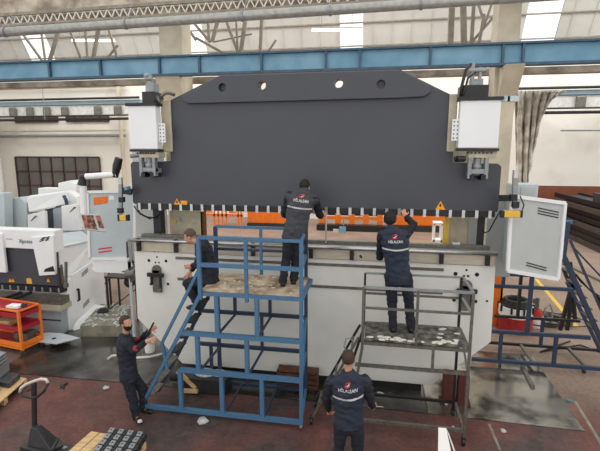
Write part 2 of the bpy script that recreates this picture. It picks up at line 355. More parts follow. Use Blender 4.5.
# overhead crane in the far bay: pale blue rail with white box girder
def crane(x0,x1,py,pyx,label):
    Y=25.5; z=W(pyx,py,Y).z
    t=thing('crane_bridge',label,'crane',((x0+x1)/2,Y,z-1.2))
    M().box((x0,Y,z-.25),(x1,Y+.5,z)).build('rail_beam',m_crane,t,.02)
    M().box((x0,Y+.1,z-.85),(x1,Y+.4,z-.27)).build('box_girder',m_trussw,t)
    M().cyl((x0,Y-.1,z+.1),(x1,Y-.1,z+.1),.07).build('top_tube',m_black,t)
    M().cyl((x0,Y-.25,z-1.15),(x1,Y-.25,z-1.15),.08).cyl((x0,Y-.35,z-.95),(x1,Y-.35,z-.95),.04).build('lower_tube',m_black,t)
    return t,z,Y
t,z,Y=crane(-30,W(140,100,25.5).x,101,60,'pale blue and white crane bridge on the left below the girder')
for px in (13,30,47,65,98,118):
    x=W(px,110,Y).x; M().box((x-.25,Y-.12,z-.95),(x+.25,Y+.05,z-.35)).build('cable_trolley',m_steeld,t,.08)
t,z,Y=crane(W(516,93,25.5).x,25,90,560,'pale blue and white crane bridge on the right of the pillar')
x=W(581,97,Y).x; M().box((x-.25,Y-.12,z-.95),(x+.25,Y+.05,z-.3)).build('cable_trolley',m_steeld,t,.08)
M().cyl((W(560,123,Y).x,Y-.2,z-2.05),(25,Y-.2,z-2.05),.05).build('lower_rod',m_steelgrey,t)
# torn sheet hanging right of the pillar
def hanging():
    bm=M(); Y=17.; top=[(516,92),(566,90)]; N_=44; K=26; rows=[]
    for i in range(N_+1):
        u=i/N_; px=514+u*52
        # lower outline
        low=205-u*35 if u<.25 else (196-(u-.25)*150 if u<.75 else 121-(u-.75)*90)
        rows.append([])
        for k in range(K+1):
            v=k/K; py=91+(low-91)*v; pxx=px-(u-.15)*22*v
            p=W(pxx,py,Y+.13*math.sin(u*38+v*2)+.15*noise.noise((u*9,v*6,0)))
            rows[-1].append(bm.bm.verts.new(p))
    for i in range(N_):
        for k in range(K): bm.bm.faces.new((rows[i][k],rows[i+1][k],rows[i+1][k+1],rows[i][k+1]))
    o=bm.build('torn_sheet',m_fabric,None,smooth=True); so=o.modifiers.new('s','SOLIDIFY'); so.thickness=.03
    tag(o,'torn dusty brownish-white sheet hanging beside the right pillar','sheet')
hanging()
o=M().cyl(W(530,145,17.2),W(527,190,17.2),.03).build('hanging_rod',m_black); tag(o,'thin dark rod hanging from the torn sheet','rod')
o=M().tube([W(42,78,20),W(43,95,20),W(45,120,20)],.015).build('hanging_chain',m_steelgrey); tag(o,'thin chain hanging below the blue girder on the left','chain')
# ================================================================ BIG PRESS BRAKE
XL,XR=-4.74,2.04; XC=-1.36
pb=thing('press_brake','huge press brake with charcoal ram and white lower plate, the tallest machine','press brake',(XC,8.2,0))
RY=7.92
def PX(px,py,Y=RY): p=W(px,py,Y); return (p.x,p.z)
ram=[(XL+.02,3.36),(XR-.02,3.36),(XR,3.40),(XR,4.13),(XR-.06,4.18),(1.62,4.18)]+[(1.25,4.2),(1.25,5.27),(.31,5.74),(-2.86,5.74),(-3.9,5.3),(-3.9,4.2)]+[(-4.3,4.18),(XL+.04,4.18),(XL,4.13),(XL,3.40)]
ramo=M().xz(ram,RY,RY+.16).build('ram',m_ram,pb,.008)
dbl=[PX(184,97),PX(184.5,101),PX(190,104),PX(400,98.5),PX(424,97),PX(430,93),PX(430,88),(.33,5.72),(-2.84,5.72),PX(190,95)]
dz=M().xz([(x,z) for x,z in dbl],RY-.09,RY-.002).build('ram_doubler',m_ram,pb,.01)
cm=M()
for px,py in ((224,88),(263,86),(339,84),(381,85)):
    p=W(px,py,RY); cm.cyl((p.x,RY-.3,p.z),(p.x,RY+.6,p.z),.075,n=28)
cut(dz,cm)
cm=M()
for px,py in ((263,86),(339,84)):
    p=W(px,py,RY); cm.cyl((p.x,RY-.3,p.z),(p.x,RY+.6,p.z),.075,n=28)
cut(ramo,cm)
# upper tool holders: black rail and clips
M().box((XL+.08,RY+.0,3.27),(XR-.05,RY+.12,3.36)).build('tool_rail',m_black,pb)
n=31
for i in range(n):
    x=XL+.16+(XR-XL-.3)*i/(n-1)
    M().box((x-.026,RY-.05,3.25),(x+.026,RY-.001,3.385)).build('tool_clamp',m_steel,pb)
for i in range(n-1):
    x=XL+.16+(XR-XL-.3)*(i+.5)/(n-1)
    M().box((x-.075,RY-.035,3.265),(x+.075,RY-.001,3.365)).build('clamp_wedge',m_black,pb,.008)
# warning signs on the ram
def tri(px,py,w,par):
    p=W(px,py,RY-.004); M().prism([(p.x-w,RY-.006,p.z-w*.85),(p.x+w,RY-.006,p.z-w*.85),(p.x,RY-.006,p.z+w*.95)],(0,.005,0)).build('warning_triangle',m_orsign,par)
    M().prism([(p.x-.012,RY-.009,p.z-w*.3),(p.x+.02,RY-.009,p.z-w*.1),(p.x,RY-.009,p.z+w*.45),(p.x-.02,RY-.009,p.z+.01)],(0,.003,0)).build('warning_mark',m_black,par)
tri(177,202,.075,pb); tri(440.5,205.5,.085,pb)
p=W(184,203,RY); M().box((p.x-.065,RY-.006,p.z-.05),(p.x+.065,RY-.001,p.z+.045)).build('yellow_label',m_orsign,pb)
# table / lower plate
TY=7.75
low=[(-4.68,2.45),(2.02,2.45),(2.04,1.08),(1.07,.16),(-3.78,.16),(-4.70,1.05)]
lp=M().xz(low,TY,TY+.14).build('lower_plate',m_white,pb,.006)
M().xz([(-4.66,2.46),(2.0,2.46),(2.0,2.66),(-4.66,2.66)],TY-.03,TY+.16).build('table_band',m_band,pb,.004)
M().box((-4.72,TY-.06,2.655),(2.0,TY+.45,2.69)).build('table_top',m_steelgrey,pb,.004)
M().cyl((-4.74,TY-.08,2.685),(-2.0,TY-.08,2.685),.03).cyl((-2.0,TY-.08,2.685),(2.02,TY-.08,2.685),.04).build('guide_bar',m_steel,pb,smooth=True)
M().box((-4.6,TY+.16,2.69),(1.95,TY+.28,2.76)).build('die_rail',m_steeld,pb)
for px in (139,176,253,311,352,442,488.5):
    x=W(px,247,TY-.06).x
    M().box((x-.035,TY-.1,2.47),(x+.035,TY-.03,2.72)).box((x-.02,TY-.13,2.58),(x+.02,TY-.09,2.62)).build('table_bracket',m_black,pb,.005)
# long slots
for py,x0,x1 in ((264,176,444),(286,178,443)):
    zz=W(310,py,TY).z
    M().box((W(x0,py,TY).x,TY-.012,zz-.022),(W(x1,py,TY).x,TY+.001,zz+.03)).build('slot_bar',m_steeld,pb)
def hole(px,py,r):
    p=W(px,py,TY); M().cyl((p.x,TY-.004,p.z),(p.x,TY+.002,p.z),r,n=16).build('bolt_hole',m_dark,pb)
for px,py,r in ((155,251.5,.018),(158.5,251.5,.018),(157,257,.018),(155.5,262.5,.018),(159,262.5,.018),(149,260.5,.03),(166,261,.03),(151,284,.028),(168,284,.028),
                (465,264,.02),(469.3,264,.02),(466.5,270,.02),(464,276,.02),(468,276,.02),(455.5,273.8,.035),(477,274.6,.035),(454,300,.032),(475.5,301.5,.032),(362,259,.025),(446,292,.02),(487,301,.02)):
    hole(px,py,r)
o_=M(); p=W(362,258,TY); o_.cyl(p,p+V((-.03,-.06,.05)),.02).build('knob',m_black,pb)
def lifting(px,py,label):
    p=W(px,py,TY)
    h=M().box((p.x-.09,TY-.06,p.z-.36),(p.x+.09,TY-.001,p.z+.1)).cyl((p.x,TY-.06,p.z+.1),(p.x,TY-.001,p.z+.1),.09).build('support_column',m_steeld,pb,.01)
    M().box((p.x-.17,TY-.11,p.z-.035),(p.x+.17,TY-.06,p.z+.045)).box((p.x-.11,TY-.1,p.z-.2),(p.x-.075,TY-.06,p.z)).box((p.x+.075,TY-.1,p.z-.25),(p.x+.11,TY-.06,p.z)).build('clamp_bar',m_black,h,.01)
lifting(157.5,274,''); lifting(466,290,'')
M().box((-3.6,TY+.02,0),(.9,TY+.5,.16)).build('base_plinth',m_black,pb)
# end caps of table at left
M().box(W(127,240,TY+.1),(W(137,240,TY+.1).x,TY+.3,2.2)).build('table_end_cover',m_steelgrey,pb,.03)
# side frames behind
M().box((W(170,230,8.5).x,8.5,.2),(W(203,230,8.5).x,8.62,5.0)).build('side_frame',m_beige,pb,.01)
M().box((W(203,230,8.6).x,8.5,.2),(W(206.5,230,8.6).x,8.62,3.6)).build('frame_edge',m_rust,pb)
M().box((W(137,230,8.9).x,8.9,.2),(W(156,230,8.9).x,9.0,4.5)).build('inner_panel',m_lgrey2,pb)
x=W(157,225,8.1).x; M().box((x-.08,8.1,2.66),(x+.08,8.3,3.4)).build('guide_post',m_black,pb,.01)
M().box((W(162,230,8.9).x,8.7,.2),(W(170,230,8.9).x,8.8,4.5)).build('inner_panel',m_table,pb)
p=W(176,221,8.49); M().box((p.x-.05,8.46,p.z-.03),(p.x+.02,8.5,p.z+.03)).build('switch',m_yellow,pb); p=W(180,219,8.49); M().box((p.x-.02,8.46,p.z-.06),(p.x+.02,8.5,p.z+.06)).build('switch',m_table,pb)
M().box((W(449,230,8.5).x,8.5,.2),(W(468,230,8.5).x,8.62,4.9)).build('side_frame',m_beige,pb,.01)
M().box((W(468,230,8.6).x,8.56,.2),(W(480,230,8.6).x,8.66,4.5)).build('inner_panel',m_lgrey2,pb)
M().box((W(444,230,8.3).x,8.3,2.66),(W(448.5,230,8.3).x,8.4,3.4)).build('frame_edge',m_yellow,pb)
x=W(482,225,8.1).x; M().box((x-.05,8.1,2.6),(x+.05,8.25,3.4)).build('guide_post',m_black,pb,.01)
M().box((W(486,240,8.8).x,8.8,W(500,277,8.8).z),(W(513,240,8.8).x,8.95,W(500,200,8.8).z)).build('rear_side_panel',m_lgrey2,pb,.01)
M().box((W(452,243,8.0).x,7.95,2.69),(W(460,243,8.0).x,8.1,2.8)).build('back_gauge_foot',m_steel,pb,.01)
# hoses left and right under the ram
for pts in ([(137,206),(140,214),(150,219),(158,215),(163,206)],[(134,206),(138,212),(147,217),(156,218)]):
    M().tube([W(a,b,8.05) for a,b in pts],.014).build('hose',m_cable,pb,smooth=True)
M().tube([W(a,b,8.05) for a,b in ((500,211),(494,222),(489,231),(485,233),(483,230))],.012).build('hose',m_cable,pb,smooth=True)
# cylinder units
def cylunit(bx,side,lab):
    x0,x1,y0,y1=bx; Y=7.58
    a=W(x0,y0,Y); b=W(x1,y1,Y); xm=(a.x+b.x)/2; w=b.x-a.x
    # guide column strip behind
    c=M().box((a.x,Y,b.z),(b.x,Y+.2,a.z)).build('cylinder_cover',m_white2,pb,.012)
    M().box((a.x-.03,Y-.03,a.z+.0),(b.x+.03,Y+.22,a.z+.05)).build('top_rim',m_black,c)
    M().box((a.x-.01,Y-.01,b.z-.05),(b.x+.02,Y+.2,b.z-.005)).build('bottom_rim',m_black,c)
    mf=M().box((xm-w*.22,Y+.03,b.z-.16),(b.x-.0,RY-.05,b.z-.05)).build('manifold',m_beige,c,.01)
    for i in range(7):
        x=xm-w*.25+i*w*.1; M().cyl((x,Y+.03,b.z-.075),(x,Y+.0,b.z-.075),.016,n=10).build('bolt',m_black,mf)
    y=M()
    for sx in (-1,1): y.box((xm+sx*.13-.03+.03,Y+.02,b.z-.5),(xm+sx*.13+.03+.03,Y+.14,b.z-.16))
    y.box((xm-.13,Y+.04,b.z-.42),(xm+.19,Y+.14,b.z-.34)); y.box((xm-.1,Y+.14,b.z-.45),(xm+.16,RY-.001,b.z-.36)); y.cyl((xm+.03,Y+.12,b.z-.34),(xm+.03,Y+.12,b.z-.16),.06); y.ell((xm+.03,Y+.12,b.z-.3),(.08,.08,.07))
    yo=y.build('ram_yoke',m_steelgrey,c,.01)
    for sx in (-1,1): M().box((xm+.03+sx*.09-.035,Y+.02,b.z-.52),(xm+.03+sx*.09+.035,Y+.3,b.z-.43)).build('yoke_foot',m_black,yo)
    return a,b,xm,Y,c
a,b,xm,Y,c=cylunit((127.5,157.5,106,149),-1,'')
M().box((W(160,100,RY-.06).x,RY-.06,W(165,152,RY-.16).z),(W(169.8,100,RY-.06).x,RY-.001,W(165,99,RY-.16).z)).build('column_strip',m_beige,pb,.02)
p=W(163,133,RY-.26); M().box((p.x-.07,RY-.28,p.z-.17),(p.x+.05,RY-.25,p.z+.17)).build('scale_plate',m_white2,pb)
for i in range(5):
    for j in (-.04,.02): M().cyl((p.x+j,RY-.285,p.z-.13+i*.065),(p.x+j,RY-.28,p.z-.13+i*.065),.012,n=8).build('bolt_hole',m_dark,pb)
x=W(148,98,Y+.1).x
M().box((x-.12,Y+.1,a.z+.05),(x+.12,Y+.4,a.z+.26)).build('valve_block',m_black,c,.01)
vb=M().box((x-.07,Y+.15,a.z+.26),(x+.1,Y+.35,a.z+.42)).cyl((x-.03,Y+.25,a.z+.4),(x-.03,Y+.25,a.z+.58),.05).cyl((x-.09,Y+.2,a.z+.5),(x+.05,Y+.2,a.z+.5),.035).ell((x-.06,Y+.2,a.z+.55),(.05,.05,.05)).build('valve',m_steelgrey,c,.006)
M().tube([W(161,97,7.7),W(165,93,7.75),W(170,93,7.8),W(175,95,7.85)],.03).tube([W(157,96,7.7),W(160,103,7.7),W(163,98,7.75)],.025).build('pressure_pipe',m_steeld,c,smooth=True)
a,b,xm,Y,c=cylunit((461,498,100.5,148),1,'')
M().box((W(449.5,100,RY-.06).x,RY-.06,W(455,152,RY-.16).z),(W(459,100,RY-.16).x,RY-.001,W(455,93,RY-.16).z)).build('column_strip',m_beige,pb,.02)
p=W(455,130,RY-.26); M().box((p.x-.05,RY-.28,p.z-.17),(p.x+.06,RY-.25,p.z+.17)).build('scale_plate',m_white2,pb)
for i in range(5):
    for j in (-.02,.035): M().cyl((p.x+j,RY-.285,p.z-.13+i*.065),(p.x+j,RY-.28,p.z-.13+i*.065),.012,n=8).build('bolt_hole',m_dark,pb)
x=W(475,90,Y+.1).x
M().box((x-.21,Y+.1,a.z+.05),(x+.21,Y+.45,a.z+.25)).build('valve_block',m_black,c,.01)
M().box((x-.05,Y+.2,a.z+.25),(x+.14,Y+.4,a.z+.36)).cyl((x-.08,Y+.3,a.z+.5),(x+.2,Y+.3,a.z+.5),.04).cyl((x-.02,Y+.3,a.z+.3),(x-.02,Y+.3,a.z+.62),.035).cyl((x+.1,Y+.3,a.z+.36),(x+.1,Y+.3,a.z+.55),.03).build('valve',m_steelgrey,c,.006)
M().tube([W(461,96,7.6),W(462,85,7.62),W(466,70,7.65),W(471,64,7.7)],.025).tube([W(463,95,7.55),W(466,86,7.6),W(468,78,7.65),W(476,72,7.7)],.018).build('pressure_pipe',m_cable,c,smooth=True)
M().box(W(500,96,7.6),W(508,102,7.7)).box(W(508,96,7.6),W(517,102,7.7)).build('cable_bracket',m_lgrey,c)
p=W(456,159,7.5); M().cyl(p,p+V((.14,.1,0)),.05).cyl(p-V((.02,0,0)),p,.04).build('side_motor',m_black,c)
# light guards (laser columns)
def guard(px,y0,y1,Y,py,label,flip=1):
    a=W(px,y0,Y);b=W(px,y1,Y); t=thing('light_guard',label,'safety sensor',(a.x,Y,b.z))
    M().bar(a,b,.07,.06).build('column',m_steelgrey,t,.008)
    M().cyl(a,a+V((0,0,.12)),.04).build('cap',m_steel,t)
    M().bar(a-V((0,0,.25)),a-V((0,0,.35)),.1,.09).build('clamp',m_black,t,.01); M().bar(b+V((0,0,.12)),b+V((0,0,.02)),.1,.09).build('clamp',m_black,t,.01)
    s0=W(py[0],py[1],Y-.02);s1=W(py[2],py[3],Y+.12)
    M().box(s0,s1).build('sensor_head',m_yellow,t,.012)
    M().box((s0.x-.05,Y,s1.z-.01),(s0.x,Y+.08,s0.z)).build('sensor_bracket',m_black,t); M().box((s1.x,Y,s1.z),(s1.x+.04,Y+.08,s0.z)).build('sensor_bracket',m_black,t)
    return t,a,b
t,a,b=guard(120.8,184,214,7.7,(119,215,129.5,220,),'slim steel light guard with yellow sensor left of the charcoal ram')
M().bar(W(120,190,7.72),W(132,192,7.78),.09,.12).build('bracket_arm',m_black,t,.01); M().box(W(124,186.5,7.65),W(131,189.5,7.8)).build('blue_cap',m_girder,t,.01)
t,a,b=guard(515,178,209,7.3,(505,211,517.5,216.5),'slim steel light guard with yellow sensor right of the charcoal ram')
M().bar(W(500,198,7.5),W(514,198,7.32),.09,.1).build('bracket_arm',m_black,t,.01)
M().tube([W(a_,b_,7.3) for a_,b_ in ((520,196),(524,205),(522,211),(517,213))],.01).build('cable',m_cable,t)
# control pendant arm
t=thing('control_pendant','white jointed arm carrying the tilted screen left of the big press','control panel',W(80,230,7.9))
M().cyl(W(131,156,8.0),W(145,154,8.0),.045).build('mount',m_steelgrey,t)
M().cyl(W(119,158,8.0),W(117,166,8.0),.075,.085).cyl(W(117,166,8.0),W(115,177,8.0),.085,.06).ell(W(117,167,8.0),(.085,.085,.09)).build('elbow_joint',m_black,t,smooth=False)
M().cyl(W(86,176.5,7.95),W(117,174.5,8.0),.06,n=18).build('upper_arm',m_white2,t,smooth=False)
M().cyl(W(82,185,7.95),W(83,176,7.95),.09,.06).ell(W(83,177,7.95),(.075,.075,.06)).build('swivel_joint',m_black,t)
M().cyl(W(84,214,7.95),W(83,185,7.95),.065,n=18).build('drop_arm',m_white2,t)
P4=[W(80,214,7.75),W(100.5,214,7.95),W(106.5,232,7.9),W(84,229.5,7.7)]
nn_=(P4[1]-P4[0]).cross(P4[3]-P4[0]).normalized(); 
scr=M().prism(P4,nn_*.06 if nn_.y>0 else -nn_*.06).build('screen_housing',m_lgrey2,t,.008)
nf=-nn_ if nn_.y>0 else nn_
def inner(u0,v0,u1,v1):
    q=lambda u,v: P4[0].lerp(P4[1],u).lerp(P4[3].lerp(P4[2],u),v)+nf*.001
    return [q(u0,v0),q(u1,v0),q(u1,v1),q(u0,v1)]
M().prism(inner(.06,.08,.62,.92),nf*.006).build('screen',m_print,scr)
M().prism(inner(.72,.1,.95,.8),nf*.006).build('printed_sheet',m_print,scr)
# panels: doors of electrical cabinets
def slab(name,lab,q,th,m,cat,frame=True):
    q=[V(p) for p in q]; n_=(q[1]-q[0]).cross(q[3]-q[0]).normalized(); n_=n_ if n_.y>0 else -n_
    t=thing(name,lab,cat,q[3]) 
    M().prism(q,n_*th).build('panel',m,t)
    f=lambda u,v: q[0].lerp(q[1],u).lerp(q[3].lerp(q[2],u),v)
    if frame:
        m_=M()
        for a_,b_ in (((0,0),(1,0)),((1,0),(1,1)),((1,1),(0,1)),((0,1),(0,0))): m_.bar(f(*a_)-n_*.015,f(*b_)-n_*.015,.06,.03,up=n_)
        m_.build('rim',m_white2,t)
    return t,f,n_
t,f,n_=slab('cabinet_door','open pale grey electrical cabinet door with vents right of the big press',[W(511,196,7.5),W(564.5,203,8.1),W(557.5,279,8.1),W(507,270.5,7.5)],.04,m_lgrey2,'cabinet door')
for v0 in (.1,.135,.17): M().prism([f(.5,v0)-n_*.004,f(.9,v0+.02)-n_*.004,f(.9,v0+.035)-n_*.004,f(.5,v0+.015)-n_*.004],-n_*.004).build('vent',m_black,t)
for v0 in (.84,.875): M().prism([f(.35,v0)-n_*.004,f(.75,v0+.03)-n_*.004,f(.75,v0+.045)-n_*.004,f(.35,v0+.015)-n_*.004],-n_*.004).build('vent',m_black,t)
a=f(1.03,.5); b=f(1.03,.72); M().bar(a,b,.04).build('handle',m_lgrey2,t); 
for v0 in (.48,.75): M().bar(f(1.0,v0),f(1.04,v0),.05).build('hinge',m_black,t)
a=W(505,205,7.6);b=W(511,273,7.7)
cb=thing('electrical_cabinet','pale grey electrical cabinet behind the open vented door','cabinet',(W(525,230,8.6).x,8.6,2.2))
M().box((W(511,200,8.5).x,8.5,2.3),(W(537.5,200,8.5).x,8.9,W(520,184,8.5).z)).build('body',m_lgrey,cb,.015)
M().box((W(521,187,8.5).x,8.485,W(520,202,8.5).z),(W(535.5,187,8.5).x,8.5,W(520,187,8.5).z)).build('front_panel',m_lgrey2,cb)
t,f,n_=slab('cabinet_door','pale blue-grey cabinet door with orange sticker left of the big press',[W(88,192,9.),W(135,191,9.),W(135,258,9.),W(90,259,9.)],.05,m_lgrey,'cabinet door')
M().prism([f(.12,.08)-n_*.005,f(.42,.07)-n_*.005,f(.42,.17)-n_*.005,f(.12,.19)-n_*.005],-n_*.004).build('sticker',m_orange,t)
M().prism([f(.46,.06)-n_*.005,f(.56,.06)-n_*.005,f(.56,.12)-n_*.005,f(.46,.12)-n_*.005],-n_*.004).build('sticker',m_pap,t)
for v0 in (.82,.87): M().prism([f(.2,v0+.02)-n_*.005,f(.5,v0)-n_*.005,f(.5,v0+.02)-n_*.005,f(.2,v0+.04)-n_*.005],-n_*.004).build('red_marking',m_lr,t)
M().box((W(132,262,9.1).x-.05,9.0,0.014),(W(132,262,9.1).x,9.05,2.1)).build('support_leg',m_lgrey,t); M().box((W(96,262,9.1).x,9.0,W(96,272,9.).z),(W(132,262,9.1).x,9.1,W(96,260,9.).z)).build('lower_skirt',m_white2,t)
# motor bracket at left table end
t=thing('gauge_motor','dark bracket and grey motor cluster beside left end of the big press table','motor',W(131,262,7.9))
M().box(W(126,242,7.9),W(132,256,8.1)).build('housing',m_steelgrey,t,.03); M().box(W(132,243,7.85),W(136,262,8.0)).build('bracket',m_black,t,.01)
M().cyl(W(128,274,8.2),W(137,273,8.1),.1).box(W(129,268,8.1),W(135,280,8.3)).build('motor',m_steeld,t,.01)
M().tube([W(130,256,8),W(133,264,7.9),W(137,268,8)],.015).tube([W(122,272,8.2),W(128,270,8.2),W(133,276,8.1)],.012).build('cable',m_cable,t)
# ================================================================ STEEL SHEETS ON FLOOR
P_=[(-7.5,7.05),(-4.2,7.12),(-1.2,7.1),(.95,7.08),(3.36,7.02)]
labs=['dark oily steel floor sheet in front of the left white press','dark steel floor sheet left of the blue scaffold under the big press','dark steel floor sheet beneath the blue and grey scaffolds','shiny steel floor sheet at right end of the big press']
for i in range(4):
    a=P_[i];b=P_[i+1]; yb=10.0 if i==0 else 9.7
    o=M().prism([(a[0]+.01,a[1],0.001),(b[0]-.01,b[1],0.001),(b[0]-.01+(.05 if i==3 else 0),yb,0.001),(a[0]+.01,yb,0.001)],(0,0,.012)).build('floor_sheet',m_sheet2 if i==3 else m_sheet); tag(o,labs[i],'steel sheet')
# ================================================================ BLUE SCAFFOLD
FY,BY=6.3,7.3
sc=thing('scaffold','blue painted steel mobile scaffold with stairs and plywood deck, carrying the middle worker','scaffold',(-2.,6.8,0))
Z1=.78; Z2=1.55; ZP=2.17; ZT=3.07; ZM=2.62; X0=-2.66; X1=-1.09; XB=-4.0
z1=W(240,375,FY).z; z2=W(240,337,FY).z
def part(name,m,p,*bars,w=.055,bev=0):
    m_=M(); w*=.86 if 'strut' in name or 'post' in name else .92
    for a_,b_ in bars: m_.bar(a_,b_,w)
    return m_.build(name,m,p,bev)
XS=W(181,385,FY).x
part('base_rail',m_blue,sc,((XB,FY,.12),(X1,FY,.12)),w=.07)
part('front_rail',m_blue,sc,((XS,FY,z1),(X1,FY,z1)),w=.075)
part('front_rail',m_blue,sc,((W(180,335,FY).x,FY,z2),(X1,FY,z2)),w=.075)
part('platform_frame',m_blue,sc,((X0,FY,ZP),(X1,FY,ZP)),((X0,BY,ZP),(X1,BY,ZP)),((X0,FY,ZP),(X0,BY,ZP)),((X1,FY,ZP),(X1,BY,ZP)),w=.06)
for px in (181,222,262): x=W(px,390,FY).x; part('front_strut',m_blue,sc,((x,FY,.12),(x,FY,z1)),w=.075)
for px in (198,247): x=W(px,355,FY).x; part('front_strut',m_blue,sc,((x,FY,z1),(x,FY,z2)),w=.075)
for px in (217,257): x=W(px,315,FY).x; part('front_strut',m_blue,sc,((x,FY,z2),(x,FY,ZP)),w=.075)
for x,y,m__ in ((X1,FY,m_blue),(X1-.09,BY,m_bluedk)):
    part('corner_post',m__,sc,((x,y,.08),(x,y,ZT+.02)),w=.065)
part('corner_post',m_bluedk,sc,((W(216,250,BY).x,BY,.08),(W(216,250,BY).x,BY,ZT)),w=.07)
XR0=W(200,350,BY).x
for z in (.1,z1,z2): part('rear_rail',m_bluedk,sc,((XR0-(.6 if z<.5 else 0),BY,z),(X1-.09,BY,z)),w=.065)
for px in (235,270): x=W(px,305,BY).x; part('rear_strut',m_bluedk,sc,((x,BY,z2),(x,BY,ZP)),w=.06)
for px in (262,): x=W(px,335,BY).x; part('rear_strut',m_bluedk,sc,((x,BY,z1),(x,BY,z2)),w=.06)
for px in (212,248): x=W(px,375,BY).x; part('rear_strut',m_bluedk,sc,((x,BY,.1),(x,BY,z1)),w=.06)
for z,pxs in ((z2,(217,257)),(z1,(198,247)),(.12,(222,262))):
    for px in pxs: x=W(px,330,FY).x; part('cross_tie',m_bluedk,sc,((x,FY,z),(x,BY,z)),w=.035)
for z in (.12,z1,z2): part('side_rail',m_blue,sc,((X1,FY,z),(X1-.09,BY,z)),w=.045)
part('side_brace',m_blue,sc,((X1,FY,z1),(X1-.09,BY,z2)),w=.045)
# railings
XLp=W(199,260,FY).x
part('hand_rail',m_blue,sc,((XLp,FY,ZT),(X1,FY,ZT)),w=.05); part('mid_rail',m_blue,sc,((XLp,FY,ZM+.02),(X1,FY,ZM+.02)),w=.065)
part('rail_post',m_blue,sc,((XLp,FY,ZP-.1),(XLp,FY,ZT)),w=.065)
x=W(246,265,FY).x; part('rail_post',m_blue,sc,((x,FY,ZP-.1),(x,FY,ZT)),w=.06)
part('hand_rail',m_blue,sc,((W(216,250,BY).x,BY,ZT),(X1-.09,BY,ZT)),w=.05); part('mid_rail',m_bluedk,sc,((W(216,250,BY).x,BY,ZM+.05),(X1-.09,BY,ZM+.05)),w=.05)
x=W(261,250,BY).x; part('rail_post',m_blue,sc,((x,BY,ZP),(x,BY,ZT)),w=.055)
part('hand_rail',m_blue,sc,((X1,FY,ZT),(X1-.09,BY,ZT)),w=.045); part('mid_rail',m_blue,sc,((X1,FY,ZM),(X1-.09,BY,ZM)),w=.045)
dk=M().box((X0-.05,FY+.02,ZP+.03),(X1-.03,BY-.02,ZP+.06)).build('deck',m_plat,sc)
# stairs on the left
a0=W(142,404,FY+.02); a0.z=.1; top=V((-2.72,FY+.02,ZP))
part('stair_stringer',m_blue,sc,((a0.x,FY,.1),(-2.7,FY,ZP)),w=.06)
part('stair_stringer',m_bluedk,sc,((a0.x+.05,FY+.5,.1),(-2.66,FY+.5,ZP)),w=.06)
for i in range(7):
    f_=(i+.7)/7.6; x=a0.x+(-2.7-a0.x)*f_; z=.1+(ZP-.1)*f_
    M().box((x-.02,FY+.03,z-.012),(x+.1,FY+.44,z+.012)).build('stair_tread',m_steeld if i<3 else m_black,sc)
h0=W(162,343,FY); part('stair_handrail',m_blue,sc,((h0.x,FY,h0.z),(XLp,FY,ZM-.05)),((h0.x,FY,h0.z),(h0.x+.07,FY,h0.z-.45)),w=.05)
for i,(x,y) in enumerate(((X1,FY),(X1-.09,BY),(XB+.05,FY),(W(200,350,BY).x,BY))):
    w_=M().cyl((x-.02,y,.05),(x+.02,y,.05),.05).build('caster',m_steeld if i==0 else m_black,sc)
# cloth-like plaster lumps on deck
o=M()
for k in range(34):
    x=random.uniform(X0+.1,X1-.15); y=random.uniform(FY+.05,BY-.1); o.ell((x,y,ZP+.062),(random.uniform(.01,.035),random.uniform(.01,.03),.008),n=8)
tag(o.build('plaster_crumbs',m_plaster),'dried plaster lumps on the blue scaffold deck','plaster',kind='stuff')
# ================================================================ GREY SCAFFOLD
gs=thing('scaffold','narrow grey steel scaffold with dirty plywood deck at right, in front of the white plate','scaffold',(.6,6.75,0))
GF,GB=6.35,7.12; gx0,gx1=-.16,1.39; gz=1.55
gt=2.4; gm=W(420,311,GF).z; gl=W(400,368,GF).z
part('front_post',m_steeld,gs,((gx1,GF,.09),(gx1,GF,gt)),w=.045)
part('front_post',m_steeld,gs,((gx0,GF,gz-.1),(gx0,GF,gt)),w=.045); part('front_leg',m_steeld,gs,((gx0,GF,gz-.1),(-.35,GF,.09)),w=.045)
part('rear_post',m_black,gs,((gx1-.03,GB,.09),(gx1-.03,GB,gt)),w=.045)
part('rear_post',m_black,gs,((gx0,GB,gz-.1),(gx0,GB,gt)),w=.04); part('rear_leg',m_black,gs,((gx0,GB,gz-.1),(-.55,GB,.09)),w=.045)
x=W(417,320,GF).x; part('rail_post',m_steeld,gs,((x,GF,gz),(x,GF,gt)),w=.045)
part('hand_rail',m_steelgrey,gs,((gx0,GF,gt),(gx1,GF,gt)),w=.04); part('mid_rail',m_steeld,gs,((gx0,GF,gm),(gx1,GF,gm)),w=.035)
part('hand_rail',m_steelgrey,gs,((gx0,GB,gt),(gx1,GB,gt)),w=.035); zz=W(420,296,GB).z; part('mid_rail',m_steeld,gs,((gx0,GB,zz),(gx1,GB,zz)),w=.035)
part('side_rail',m_steelgrey,gs,((gx1,GF,gt),(gx1,GB,gt)),((gx1,GF,gm),(gx1,GB,zz)),w=.035)
part('deck_frame',m_steeld,gs,((gx0,GF,gz-.03),(gx1,GF,gz-.03)),((gx0,GB,gz-.03),(gx1,GB,gz-.03)),((gx0,GF,gz-.03),(gx0,GB,gz-.03)),((gx1,GF,gz-.03),(gx1,GB,gz-.03)),w=.045)
part('lower_rail',m_steeld,gs,((gx0-.1,GF,gl),(gx1,GF,gl)),w=.05); part('lower_rail',m_black,gs,((gx0-.1,GB,gl+.05),(gx1,GB,gl+.05)),w=.05)
for px in (433,): x=W(px,355,GF).x; part('strut',m_steeld,gs,((x,GF,gl),(x,GF,gz)),w=.045)
x=W(427,345,GB).x; part('strut',m_black,gs,((x,GB,gl),(x,GB,gz)),w=.045)
